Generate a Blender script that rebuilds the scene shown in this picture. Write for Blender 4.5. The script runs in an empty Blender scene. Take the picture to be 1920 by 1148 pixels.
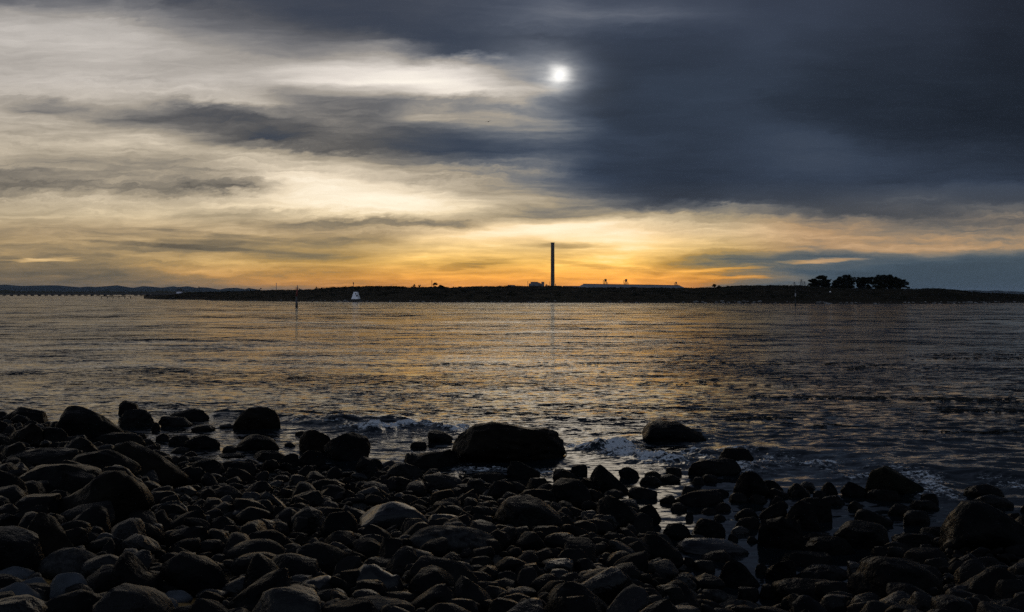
import bpy, bmesh, math, random
import numpy as np
from mathutils import Vector, Matrix
random.seed(11); rng = np.random.default_rng(11)
S = bpy.context.scene
COL = S.collection
EYE, F, CX, HY = 3.5, 1868.0, 960.0, 551.0      # eye height, focal length and horizon measured on the photograph

# ------------------------------------------------------------------ helpers
def X(px, d): return (px - CX) / F * d
def Z(py, d): return EYE + (HY - py) / F * d
def W(px, py, d): return (X(px, d), d, Z(py, d))

def tag(o, label=None, cat=None, group=None, kind=None):
    if label: o['label'] = label
    if cat: o['category'] = cat
    if group: o['group'] = group
    if kind: o['kind'] = kind
    return o

def empty(name, loc, label, cat, group=None):
    o = bpy.data.objects.new(name, None); COL.objects.link(o)
    o.location = loc; o.empty_display_size = 0.2
    return tag(o, label, cat, group)

def link(name, me, mat=None, parent=None, loc=None):
    o = bpy.data.objects.new(name, me); COL.objects.link(o)
    if mat and not me.materials: me.materials.append(mat)
    if parent is not None:
        o.parent = parent
        if loc is None:                       # geometry given in world space
            o.matrix_parent_inverse = Matrix.Translation(-Vector(parent.location))
    if loc is not None: o.location = loc
    return o

def np_mesh(name, V, Fc, smooth=True):
    V = np.asarray(V, np.float32); Fc = np.asarray(Fc, np.int32)
    k = Fc.shape[1]
    me = bpy.data.meshes.new(name)
    me.vertices.add(len(V)); me.vertices.foreach_set('co', V.ravel())
    me.loops.add(Fc.size); me.loops.foreach_set('vertex_index', Fc.ravel())
    me.polygons.add(len(Fc)); me.polygons.foreach_set('loop_start', np.arange(0, Fc.size, k, dtype=np.int32))
    me.polygons.foreach_set('use_smooth', np.full(len(Fc), smooth))
    me.update(calc_edges=True); me.validate()
    return me

class MB:
    def __init__(s): s.v = []; s.f = []
    def add(s, vs, fs):
        b = len(s.v); s.v += [tuple(v) for v in vs]; s.f += [tuple(i + b for i in f) for f in fs]
    def box(s, c, size, rz=0.0):
        cx, cy, cz = c; hx, hy, hz = (k / 2 for k in size); co, si = math.cos(rz), math.sin(rz)
        vs = []
        for z in (-hz, hz):
            for x, y in ((-hx, -hy), (hx, -hy), (hx, hy), (-hx, hy)):
                vs.append((cx + x * co - y * si, cy + x * si + y * co, cz + z))
        s.add(vs, [(3, 2, 1, 0), (4, 5, 6, 7), (0, 1, 5, 4), (1, 2, 6, 5), (2, 3, 7, 6), (3, 0, 4, 7)])
    def tube(s, a, b, r0, r1=None, n=8):
        r1 = r0 if r1 is None else r1
        a, b = Vector(a), Vector(b); d = (b - a).normalized()
        u = d.orthogonal().normalized(); w = d.cross(u)
        vs = []
        for p, r in ((a, r0), (b, r1)):
            for i in range(n):
                t = 2 * math.pi * i / n
                vs.append(p + (u * math.cos(t) + w * math.sin(t)) * r)
        fs = [(i, (i + 1) % n, n + (i + 1) % n, n + i) for i in range(n)]
        s.add(vs, fs + [tuple(range(n - 1, -1, -1)), tuple(range(n, 2 * n))])
    def lathe(s, c, prof, n=32):
        vs = []
        for r, z in prof:
            for i in range(n):
                t = 2 * math.pi * i / n
                vs.append((c[0] + r * math.cos(t), c[1] + r * math.sin(t), c[2] + z))
        fs = []
        for j in range(len(prof) - 1):
            for i in range(n):
                fs.append((j * n + i, j * n + (i + 1) % n, (j + 1) * n + (i + 1) % n, (j + 1) * n + i))
        m = len(prof) - 1
        s.add(vs, fs + [tuple(range(n - 1, -1, -1)), tuple(m * n + i for i in range(n))])
    def prism(s, pts, thick, y):              # an upright outline (x, z) extruded along y
        n = len(pts)
        s.add([(x, y, z) for x, z in pts] + [(x, y + thick, z) for x, z in pts],
              [tuple(range(n)), tuple(range(2 * n - 1, n - 1, -1))] + [(i, i + n, (i + 1) % n + n, (i + 1) % n) for i in range(n)])
    def build(s, name, mat, parent=None, smooth=False):
        me = bpy.data.meshes.new(name); me.from_pydata(s.v, [], s.f)
        bm = bmesh.new(); bm.from_mesh(me); bmesh.ops.recalc_face_normals(bm, faces=bm.faces); bm.to_mesh(me); bm.free()
        if smooth: me.polygons.foreach_set('use_smooth', np.full(len(me.polygons), True))
        me.update()
        return link(name, me, mat, parent)

def snoise(P, seed, freq=1.0, octaves=3, gain=0.5, n=7):
    """smooth spectral noise, about -1..1, on an array of 3-D points"""
    r = np.random.default_rng(seed); out = np.zeros(len(P)); amp, tot = 1.0, 0.0
    for o in range(octaves):
        k = r.normal(size=(n, 3)); k /= np.linalg.norm(k, axis=1)[:, None]
        k *= (freq * 2 ** o * r.uniform(.7, 1.4, n))[:, None]
        out += amp * np.sin(P @ k.T * 2.2 + r.uniform(0, 6.28, n)).sum(1) / math.sqrt(n) * .8
        tot += amp; amp *= gain
    return out / tot * 1.3

# ------------------------------------------------------------------ materials
def new_mat(name):
    m = bpy.data.materials.new(name); m.use_nodes = True
    nt = m.node_tree
    return m, nt, nt.nodes['Principled BSDF']

def N(nt, t, **kw):
    n = nt.nodes.new(t)
    for k, v in kw.items():
        if hasattr(n, k): setattr(n, k, v)
        else: n.inputs[k].default_value = v
    return n

def noisy(name, c1, c2, scale, rough=.7, bump=0.0, bscale=None, bdist=.02, detail=6, coord='Object', rvar=None, spec=None, glint=None):
    m, nt, b = new_mat(name)
    tc = N(nt, 'ShaderNodeTexCoord'); src = tc.outputs[coord]
    no = N(nt, 'ShaderNodeTexNoise', Scale=scale, Detail=detail, Roughness=.62); nt.links.new(src, no.inputs['Vector'])
    cr = N(nt, 'ShaderNodeValToRGB'); cr.color_ramp.elements[0].position = .36; cr.color_ramp.elements[1].position = .66
    cr.color_ramp.elements[0].color = (*c1, 1); cr.color_ramp.elements[1].color = (*c2, 1)
    nt.links.new(no.outputs['Fac'], cr.inputs['Fac']); nt.links.new(cr.outputs['Color'], b.inputs['Base Color'])
    b.inputs['Roughness'].default_value = rough
    if spec is not None: b.inputs['Specular IOR Level'].default_value = spec
    if glint:                                     # a few stones in the heap are smooth, wet and shiny
        rnd = N(nt, 'ShaderNodeObjectInfo').outputs['Random'] if glint[0] == 'object' else N(nt, 'ShaderNodeNewGeometry').outputs['Random Per Island']
        g = N(nt, 'ShaderNodeMapRange'); g.inputs['From Min'].default_value, g.inputs['From Max'].default_value = .82, 1.0
        g.inputs['To Min'].default_value = spec; g.inputs['To Max'].default_value = glint[1]
        nt.links.new(rnd, g.inputs['Value']); nt.links.new(g.outputs['Result'], b.inputs['Specular IOR Level'])
    if rvar:
        mr = N(nt, 'ShaderNodeMapRange'); mr.inputs['To Min'].default_value, mr.inputs['To Max'].default_value = rvar
        mr.inputs['From Min'].default_value, mr.inputs['From Max'].default_value = .35, .65
        n2 = N(nt, 'ShaderNodeTexNoise', Scale=scale * .6, Detail=4.0); nt.links.new(src, n2.inputs['Vector'])
        nt.links.new(n2.outputs['Fac'], mr.inputs['Value']); nt.links.new(mr.outputs['Result'], b.inputs['Roughness'])
    if bump:
        nb = N(nt, 'ShaderNodeTexNoise', Scale=bscale or scale * 3, Detail=5.0, Roughness=.55); nt.links.new(src, nb.inputs['Vector'])
        bp = N(nt, 'ShaderNodeBump', Strength=bump, Distance=bdist); nt.links.new(nb.outputs['Fac'], bp.inputs['Height'])
        nt.links.new(bp.outputs['Normal'], b.inputs['Normal'])
    return m

M = {}
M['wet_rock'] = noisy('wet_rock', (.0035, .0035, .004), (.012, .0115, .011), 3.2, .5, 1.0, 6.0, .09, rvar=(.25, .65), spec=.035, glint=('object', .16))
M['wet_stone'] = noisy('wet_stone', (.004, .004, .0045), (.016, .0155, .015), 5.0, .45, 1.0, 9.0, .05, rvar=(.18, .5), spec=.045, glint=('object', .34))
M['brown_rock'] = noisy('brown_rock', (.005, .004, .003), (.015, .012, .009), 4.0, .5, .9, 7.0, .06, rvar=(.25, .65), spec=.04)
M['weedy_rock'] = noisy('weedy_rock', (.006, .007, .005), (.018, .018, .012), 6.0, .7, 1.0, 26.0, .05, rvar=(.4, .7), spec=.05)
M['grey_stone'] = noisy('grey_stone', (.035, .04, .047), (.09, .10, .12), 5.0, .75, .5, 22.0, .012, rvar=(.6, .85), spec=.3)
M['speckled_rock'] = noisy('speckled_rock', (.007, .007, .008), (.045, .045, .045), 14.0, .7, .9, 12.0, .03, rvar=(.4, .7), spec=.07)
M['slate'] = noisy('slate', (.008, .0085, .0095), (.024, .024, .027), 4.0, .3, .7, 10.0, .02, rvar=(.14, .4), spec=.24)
M['scrub'] = noisy('scrub', (.016, .018, .010), (.050, .050, .030), .09, .95, 0, detail=8, spec=.1)
M['leaf'] = noisy('leaf', (.004, .005, .003), (.013, .015, .008), .5, .9, 0, spec=.15)
M['bark'] = noisy('bark', (.03, .025, .02), (.07, .06, .05), 2.0, .9, .4, spec=.1)
M['white_paint'] = noisy('white_paint', (.60, .62, .66), (.70, .71, .74), 1.3, .6, spec=.3)
M['dark_metal'] = noisy('dark_metal', (.02, .02, .022), (.05, .048, .045), 1.0, .6)
M['pale_metal'] = noisy('pale_metal', (.16, .16, .17), (.26, .26, .27), .3, .6)
M['concrete'] = noisy('concrete', (.040, .036, .030), (.075, .068, .058), .06, .85, detail=8)
M['dark_concrete'] = noisy('dark_concrete', (.03, .03, .03), (.06, .058, .055), .3, .9)
M['roof_sheet'] = noisy('roof_sheet', (.15, .16, .18), (.19, .20, .225), .02, .6)
M['wall_sheet'] = noisy('wall_sheet', (.05, .054, .062), (.085, .09, .10), .03, .7)
M['rust_red'] = noisy('rust_red', (.10, .022, .016), (.16, .04, .028), 2.0, .7)
M['weathered_white'] = noisy('weathered_white', (.30, .31, .35), (.42, .43, .48), 1.0, .7)
M['timber'] = noisy('timber', (.02, .018, .015), (.05, .045, .038), 2.0, .9)
M['hill'] = noisy('hill', (.03, .034, .03), (.06, .062, .05), .0006, 1.0, detail=8, spec=0)
M['black'] = noisy('black', (.01, .01, .01), (.02, .02, .02), 3, .7)
M['kelp'] = noisy('kelp', (.008, .007, .004), (.02, .016, .008), 3, .5)
M['pale_rock'] = noisy('pale_rock', (.015, .015, .015), (.26, .26, .26), .35, .8, detail=3)

# ------------------------------------------------------------------ beach ground
WT = np.array([-1.2, -.8, -.52, -.46, -.385, -.345, -.22, -.14, 0, .08, .13, .17, .21, .26, .31, .37, .45, .55, .8, 1.2])
WD = np.array([33, 31, 28.5, 27, 25, 20.6, 19.8, 19.4, 18.6, 17.6, 16.0, 13.0, 11.7, 11.0, 11.8, 13.6, 14.4, 14.0, 14, 14])
def ground(x, y):
    x = np.asarray(x, float); y = np.asarray(y, float)
    w = np.interp(x / np.maximum(y, 3.0), WT, WD)
    s = (y - 3.0) / (w - 3.0)
    z = np.where(s < 1, 1.95 * np.maximum(1 - s, 0) ** 1.15, -.12 * (y - w) * 1.1)
    z = np.where(y < 3.0, 1.95 + (3.0 - y) * .12, z)
    z = z + np.where(y < -4, (-4 - y) * .62, 0)                     # unseen bank added behind the viewer to shade the beach from the rear sky
    z = np.maximum(z, -4.0); z = np.minimum(z, 60 + .02 * np.abs(y))
    return z + .04 * np.sin(1.7 * x + .6 * y) * np.sin(1.1 * y - .5 * x) * (y > 3)

def hit(px, py):
    """the ground (or water) point seen at a pixel"""
    t = (px - CX) / F; k = (py - HY) / F
    d = np.arange(3.0, 60.0, .02)
    g = np.maximum(ground(t * d, d), 0.0)
    below = EYE - k * d <= g
    i = int(np.argmax(below)) if below.any() else len(d) - 1
    return t * d[i], d[i], float(ground(t * d[i], d[i]))

GRIT = [hit(a, b)[:2] for a, b in ((50, 1085), (105, 1105), (235, 1118), (285, 1132), (345, 1138), (620, 1062), (665, 1072), (745, 1085), (720, 1100))]
def build_beach():
    ys = np.concatenate([np.arange(-140, -12, 4.0), np.arange(-12, 3, .8), np.arange(3, 36, .16), np.arange(36, 60, 2)])
    xs = np.concatenate([np.arange(-160, -24, 6.0), np.arange(-24, 24, .2), np.arange(24, 161, 6.0)])
    gx, gy = np.meshgrid(xs, ys)
    P = np.stack([gx.ravel(), gy.ravel(), np.zeros(gx.size)], 1)
    z = ground(P[:, 0], P[:, 1]) + .035 * snoise(P, 5, 1.6, 3) - .05
    for a, b in GRIT:                             # little drifts of shell grit between the stones
        z = np.maximum(z, ground(P[:, 0], P[:, 1]) - .05 + .062 * np.exp(-(((P[:, 0] - a) / .16) ** 2 + ((P[:, 1] - b) / .26) ** 2)))
    back = np.clip((-P[:, 1] - 5) / 20, 0, 1); z += back * 2.2 * snoise(P, 6, .12, 3)
    P[:, 2] = z
    nx, ny = len(xs), len(ys)
    i = np.arange(nx * (ny - 1)).reshape(ny - 1, nx)[:, :-1].ravel()
    me = np_mesh('beach', P, np.stack([i, i + 1, i + nx + 1, i + nx], 1))
    m, nt, b = new_mat('beach_grit')
    tc = N(nt, 'ShaderNodeTexCoord')
    big = N(nt, 'ShaderNodeTexNoise', Scale=1.1, Detail=3.0); nt.links.new(tc.outputs['Object'], big.inputs['Vector'])
    fine = N(nt, 'ShaderNodeTexVoronoi', Scale=55.0); nt.links.new(tc.outputs['Object'], fine.inputs['Vector'])
    sand = N(nt, 'ShaderNodeMix', data_type='RGBA'); nt.links.new(fine.outputs['Color'], sand.inputs['Factor'])
    sand.inputs['A'].default_value = (.06, .032, .008, 1); sand.inputs['B'].default_value = (.50, .28, .07, 1)
    # shell grit lies on the upper beach; lower down the bed is dark mud
    sep = N(nt, 'ShaderNodeSeparateXYZ'); nt.links.new(tc.outputs['Object'], sep.inputs[0])
    up = N(nt, 'ShaderNodeMapRange'); up.inputs['From Min'].default_value = 1.25; up.inputs['From Max'].default_value = 1.5
    nt.links.new(sep.outputs['Z'], up.inputs['Value'])
    mx = N(nt, 'ShaderNodeMix', data_type='RGBA'); mx.inputs['A'].default_value = (.012, .012, .011, 1)
    nt.links.new(up.outputs['Result'], mx.inputs['Factor']); nt.links.new(sand.outputs['Result'], mx.inputs['B'])
    lf = N(nt, 'ShaderNodeMapRange'); lf.inputs['From Min'].default_value = -10; lf.inputs['From Max'].default_value = -4   # grassy colour for the added shading bank behind
    nt.links.new(sep.outputs['Y'], lf.inputs['Value'])
    fx = N(nt, 'ShaderNodeMix', data_type='RGBA'); fx.inputs['A'].default_value = (.02, .022, .012, 1)
    nt.links.new(lf.outputs['Result'], fx.inputs['Factor']); nt.links.new(mx.outputs['Result'], fx.inputs['B'])
    nt.links.new(fx.outputs['Result'], b.inputs['Base Color']); b.inputs['Roughness'].default_value = .8
    bp = N(nt, 'ShaderNodeBump', Strength=.8, Distance=.02); nt.links.new(fine.outputs['Distance'], bp.inputs['Height'])
    nt.links.new(bp.outputs['Normal'], b.inputs['Normal'])
    tag(link('beach', me, m), kind='structure')
build_beach()

# ------------------------------------------------------------------ sea
# breaking water, measured as (px0, py0, px1, py1, half width in metres, strength, lift)
SURF = [(702, 806, 790, 800, .55, 1.0, .16), (790, 800, 872, 808, .45, .9, .13), (1062, 838, 1098, 842, .35, .8, .06),
        (1142, 834, 1172, 850, .5, 1.0, .11), (1165, 852, 1240, 862, .5, 1.1, .12), (1240, 858, 1290, 850, .4, .7, .07),
        (1385, 880, 1450, 862, .5, .8, .08), (1450, 872, 1530, 872, .45, .8, .08), (1590, 897, 1625, 893, .3, .7, .05),
        (1715, 890, 1760, 925, .4, .68, .06), (1755, 928, 1835, 938, .35, .7, .05), (640, 803, 705, 806, .35, .6, .06), (1098, 842, 1142, 834, .3, .65, .05), (1290, 850, 1385, 872, .35, .62, .04), (1530, 872, 1590, 897, .3, .55, .04), (1870, 900, 1915, 915, .4, .45, .03),
        (885, 880, 1060, 888, .45, .5, .02), (560, 792, 700, 800, .4, .28, .12), (1320, 850, 1390, 852, .4, .5, .05),
        (1010, 800, 1120, 812, .4, .35, .05), (1640, 880, 1720, 885, .35, .4, .04), (870, 815, 905, 835, .35, .4, .03)]
CREST = [(430, 776, 640, 790, .5, .13), (640, 792, 720, 788, .5, .16), (1050, 785, 1200, 790, .5, .08), (1180, 822, 1320, 818, .5, .08), (300, 768, 420, 772, .45, .08),
         (1400, 845, 1640, 858, .5, .09), (1660, 872, 1900, 890, .5, .08), (200, 755, 330, 758, .5, .06)]
def seg(P, a):
    x0, y0, _ = hit_w(a[0], a[1]); x1, y1, _ = hit_w(a[2], a[3])
    A = np.array([x0, y0]); B = np.array([x1, y1]); D = B - A
    t = np.clip(((P - A) @ D) / (D @ D), 0, 1)
    return np.linalg.norm(P - (A + t[:, None] * D), axis=1)
def hit_w(px, py):
    d = EYE * F / (py - HY); return X(px, d), d, 0.0

def build_sea():
    rows = [8.0]
    while rows[-1] < 420: rows.append(rows[-1] + max(.045, rows[-1] ** 2 / 3500 * .62))
    rows = np.array(rows + [470, 540, 640, 800, 1000, 1400, 2000, 3000, 5000, 9000, 16000, 30000])
    ts = np.concatenate([[-30, -8, -3.5, -2, -1.5, -1.2, -1.0], np.linspace(-.8, .8, 1150), [1.0, 1.2, 1.5, 2, 3.5, 8, 30]])
    gt, gd = np.meshgrid(ts, rows)
    gx = (gt * gd).ravel(); gy = gd.ravel()
    sp = np.gradient(rows); sp = np.repeat(sp, len(ts))
    z = np.zeros(gx.size)
    r = np.random.default_rng(3)
    for k in range(46):
        lam = .28 * (26 ** (k / 45)) * r.uniform(.9, 1.1)
        th = r.normal(-math.pi / 2 + .12, .42)
        a = .025 * lam / 6.283 * r.uniform(.6, 1.3) * (1.0 if lam < .8 else (.8 / lam) ** 1.5)
        wgt = np.clip((lam / np.maximum(sp, 1e-3) - 2.5) / 3.0, 0, 1)
        ph = (gx * math.cos(th) + gy * math.sin(th)) * 6.283 / lam + r.uniform(0, 6.28)
        s = np.sin(ph + .35 * np.sin(ph))
        z += a * wgt * s
    calm = np.clip((gy - np.interp(gx / gy, WT, WD) + .5) / 7, .10, 1)   # sheltered between the stones
    z *= calm
    P = np.stack([gx, gy], 1)
    foam = np.zeros(gx.size); near = (gy < 40) & (np.abs(gt.ravel()) < .8)
    Q = P[near]; f = np.zeros(len(Q)); lift = np.zeros(len(Q)); sc = np.ones(len(Q))
    Q3 = np.stack([Q[:, 0], Q[:, 1], np.zeros(len(Q))], 1)
    wob = snoise(Q3, 21, 1.2, 3) * .22
    n1 = snoise(Q3, 22, 3.5, 4, .6)
    for a in SURF:
        d = seg(Q, a) + wob
        g = np.exp(-(np.maximum(d, 0) / a[4]) ** 2)
        f = np.maximum(f, g * a[5]); lift += a[6] * g * (.75 + .45 * n1)
    for a in CREST:
        d = seg(Q, a) + wob * .7
        lift += a[5] * np.exp(-(np.maximum(d, 0) / a[4]) ** 2)
    foam[near] = f; z[near] += lift + .055 * np.clip(f, 0, 1) * snoise(Q3, 23, 7.0, 4, .75)
    V = np.stack([gx, gy, z], 1)
    nx, ny = len(ts), len(rows)
    i = np.arange(nx * (ny - 1)).reshape(ny - 1, nx)[:, :-1].ravel()
    me = np_mesh('sea', V, np.stack([i, i + 1, i + nx + 1, i + nx], 1))
    at = me.attributes.new('foam', 'FLOAT', 'POINT'); at.data.foreach_set('value', foam.astype(np.float32))
    m, nt, b = new_mat('sea_water'); L = nt.links.new
    tc = N(nt, 'ShaderNodeTexCoord')
    def nz(scale, sx, sy, detail, rough=.6):
        mp = N(nt, 'ShaderNodeMapping'); mp.inputs['Scale'].default_value = (sx, sy, 1); L(tc.outputs['Object'], mp.inputs['Vector'])
        n = N(nt, 'ShaderNodeTexNoise', Scale=scale, Detail=detail, Roughness=rough); L(mp.outputs['Vector'], n.inputs['Vector']); return n
    def math_(op, a, c, clamp=False):
        n = N(nt, 'ShaderNodeMath', operation=op, use_clamp=clamp)
        for k, v in enumerate((a, c)):
            if isinstance(v, (int, float)): n.inputs[k].default_value = v
            else: L(v, n.inputs[k])
        return n.outputs[0]
    def vm(op, a, c):
        n = N(nt, 'ShaderNodeVectorMath', operation=op)
        for k, v in enumerate((a, c)):
            if isinstance(v, tuple): n.inputs[k].default_value = v
            else: L(v, n.inputs[k])
        return n.outputs[0]
    swell = nz(1.0, .07, .13, 2.0, .5)           # wavelets of four sizes, from ten metres to a hand's breadth
    chop = nz(1.0, .28, .62, 2.0, .55)
    wavelet = nz(1.0, 1.7, 4.2, 2.0, .55)
    rip = nz(1.0, 5.0, 12.0, 3.0, .6)
    gust = nz(1.0, .010, .045, 3.0, .55)         # wind streaks
    gustm = N(nt, 'ShaderNodeMapRange'); gustm.inputs['From Min'].default_value = .36; gustm.inputs['From Max'].default_value = .66
    gustm.inputs['To Min'].default_value = .5; gustm.inputs['To Max'].default_value = 1.5; L(gust.outputs['Fac'], gustm.inputs['Value'])
    sepd = N(nt, 'ShaderNodeSeparateXYZ'); L(tc.outputs['Object'], sepd.inputs[0])
    far = N(nt, 'ShaderNodeMapRange'); far.inputs['From Min'].default_value = 28; far.inputs['From Max'].default_value = 130     # the open channel is rougher
    far.inputs['To Min'].default_value = .32; far.inputs['To Max'].default_value = 1.9; L(sepd.outputs['Y'], far.inputs['Value'])
    gust2 = nz(1.0, .035, .16, 4.0, .65)
    g2m = N(nt, 'ShaderNodeMapRange'); g2m.inputs['From Min'].default_value = .38; g2m.inputs['From Max'].default_value = .62
    g2m.inputs['To Min'].default_value = .55; g2m.inputs['To Max'].default_value = 1.45; L(gust2.outputs['Fac'], g2m.inputs['Value'])
    def layer(n, gx, gy): return vm('MULTIPLY', vm('SUBTRACT', n.outputs['Color'], (.5, .5, .5)), (gx, gy, 0))
    big = N(nt, 'ShaderNodeVectorMath', operation='SCALE'); L(vm('ADD', layer(swell, .40, .80), layer(chop, .50, 1.45)), big.inputs[0]); L(far.outputs['Result'], big.inputs['Scale'])
    sl = vm('ADD', big.outputs[0], vm('ADD', layer(wavelet, .75, 1.6), layer(rip, .75, 1.6)))
    sl = vm('ADD', sl, (0, -.065, 0))              # the waves run ashore: their steep faces look towards the beach
    sc = N(nt, 'ShaderNodeVectorMath', operation='SCALE'); L(sl, sc.inputs[0])
    # the pools between the stones lie still: ripple height follows the distance from the beach
    sep = N(nt, 'ShaderNodeSeparateXYZ'); L(tc.outputs['Object'], sep.inputs[0])
    st = N(nt, 'ShaderNodeMapRange'); st.inputs['From Min'].default_value = 18.5; st.inputs['From Max'].default_value = 29
    st.inputs['To Min'].default_value = .15; st.inputs['To Max'].default_value = 1.0; L(sep.outputs['Y'], st.inputs['Value'])
    L(math_('MULTIPLY', math_('MULTIPLY', gustm.outputs['Result'], g2m.outputs['Result']), st.outputs['Result']), sc.inputs['Scale'])
    geo = N(nt, 'ShaderNodeNewGeometry')
    nrm = N(nt, 'ShaderNodeVectorMath', operation='NORMALIZE'); L(vm('ADD', geo.outputs['Normal'], sc.outputs[0]), nrm.inputs[0])
    L(nrm.outputs[0], b.inputs['Normal'])
    fa = N(nt, 'ShaderNodeAttribute', attribute_name='foam')
    lace = nz(1.0, 9.0, 12.0, 6.0, .7)
    lc2 = nz(1.0, 2.4, 3.2, 4.0, .6)
    thr = math_('SUBTRACT', math_('ADD', math_('MULTIPLY', fa.outputs['Fac'], .80), math_('ADD', math_('MULTIPLY', lace.outputs['Fac'], 2.4), math_('MULTIPLY', lc2.outputs['Fac'], 1.5))), 2.40)
    fm = math_('MULTIPLY', math_('MULTIPLY', thr, 3.8, True), math_('MULTIPLY', fa.outputs['Fac'], 3.0, True))
    col = N(nt, 'ShaderNodeMix', data_type='RGBA'); L(fm, col.inputs['Factor'])
    col.inputs['A'].default_value = (.006, .010, .013, 1); col.inputs['B'].default_value = (.72, .75, .80, 1)
    L(col.outputs['Result'], b.inputs['Base Color'])
    rr = N(nt, 'ShaderNodeMapRange'); rr.inputs['To Min'].default_value = .09; rr.inputs['To Max'].default_value = .8; L(fm, rr.inputs['Value'])
    L(rr.outputs['Result'], b.inputs['Roughness']); b.inputs['IOR'].default_value = 1.33
    tag(link('sea', me, m), kind='structure')
build_sea()

# ------------------------------------------------------------------ rocks on the beach
def ico(sub):
    bm = bmesh.new(); bmesh.ops.create_icosphere(bm, subdivisions=sub, radius=1.0)
    bm.verts.ensure_lookup_table()
    V = np.array([v.co[:] for v in bm.verts]); Fc = np.array([[v.index for v in f.verts] for f in bm.faces]); bm.free()
    return V, Fc
ICO = {s: ico(s) for s in (2, 3, 4, 5)}

def rock_shape(seed, sub, kind='round'):
    """unit stone: x, y in -1..1, z in -1..1 after normalising"""
    r = np.random.default_rng(seed); V, Fc = ICO[sub]; P = V.copy()
    pw = {'round': .86, 'flat': .78, 'block': .55, 'peak': .95, 'sharp': .9}[kind]
    P = np.sign(P) * np.abs(P) ** pw
    P *= (1 + .14 * snoise(V, seed + 1, 1.0, 2))[:, None]
    ncut = {'round': 13, 'flat': 14, 'block': 14, 'peak': 15, 'sharp': 18}[kind]
    hard = {'round': .80, 'flat': .75, 'block': .85, 'peak': .85, 'sharp': .95}[kind]
    for _ in range(ncut):
        n = r.normal(size=3); n[2] = abs(n[2]) * (.8 if kind != 'flat' else 1.4); n /= np.linalg.norm(n)
        o = r.uniform(.58, .88) if kind != 'round' else r.uniform(.60, .93)
        e = np.maximum(0, P @ n - o); P -= n * (e * hard)[:, None]
    if sub >= 3:
        nv = V * np.array([1, 1, 1.6])
        P *= (1 + (.035 if kind == 'round' else .05) * snoise(nv, seed + 2, 2.6, 3, .55) - .028 * np.abs(snoise(nv, seed + 3, 3.6, 2)))[:, None]
    if sub >= 4:                                             # bedding cracks and pits
        ax = r.normal(size=3); ax /= np.linalg.norm(ax)
        h = P @ ax + .08 * snoise(V, seed + 4, 2, 2)
        P *= (1 - .022 * np.clip(np.sin(h * r.uniform(14, 24)) - .55, 0, 1) * 2)[:, None]
        P *= (1 + .010 * snoise(V, seed + 5, 9, 3, .6))[:, None]
    lo, hi = P.min(0), P.max(0)
    return (P - (lo + hi) / 2) / ((hi - lo) / 2), Fc

OFF = {'L': 0.0, 'M': 640.0, 'R': 1280.0}; KC = 640.0 / 1717.0
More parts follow.
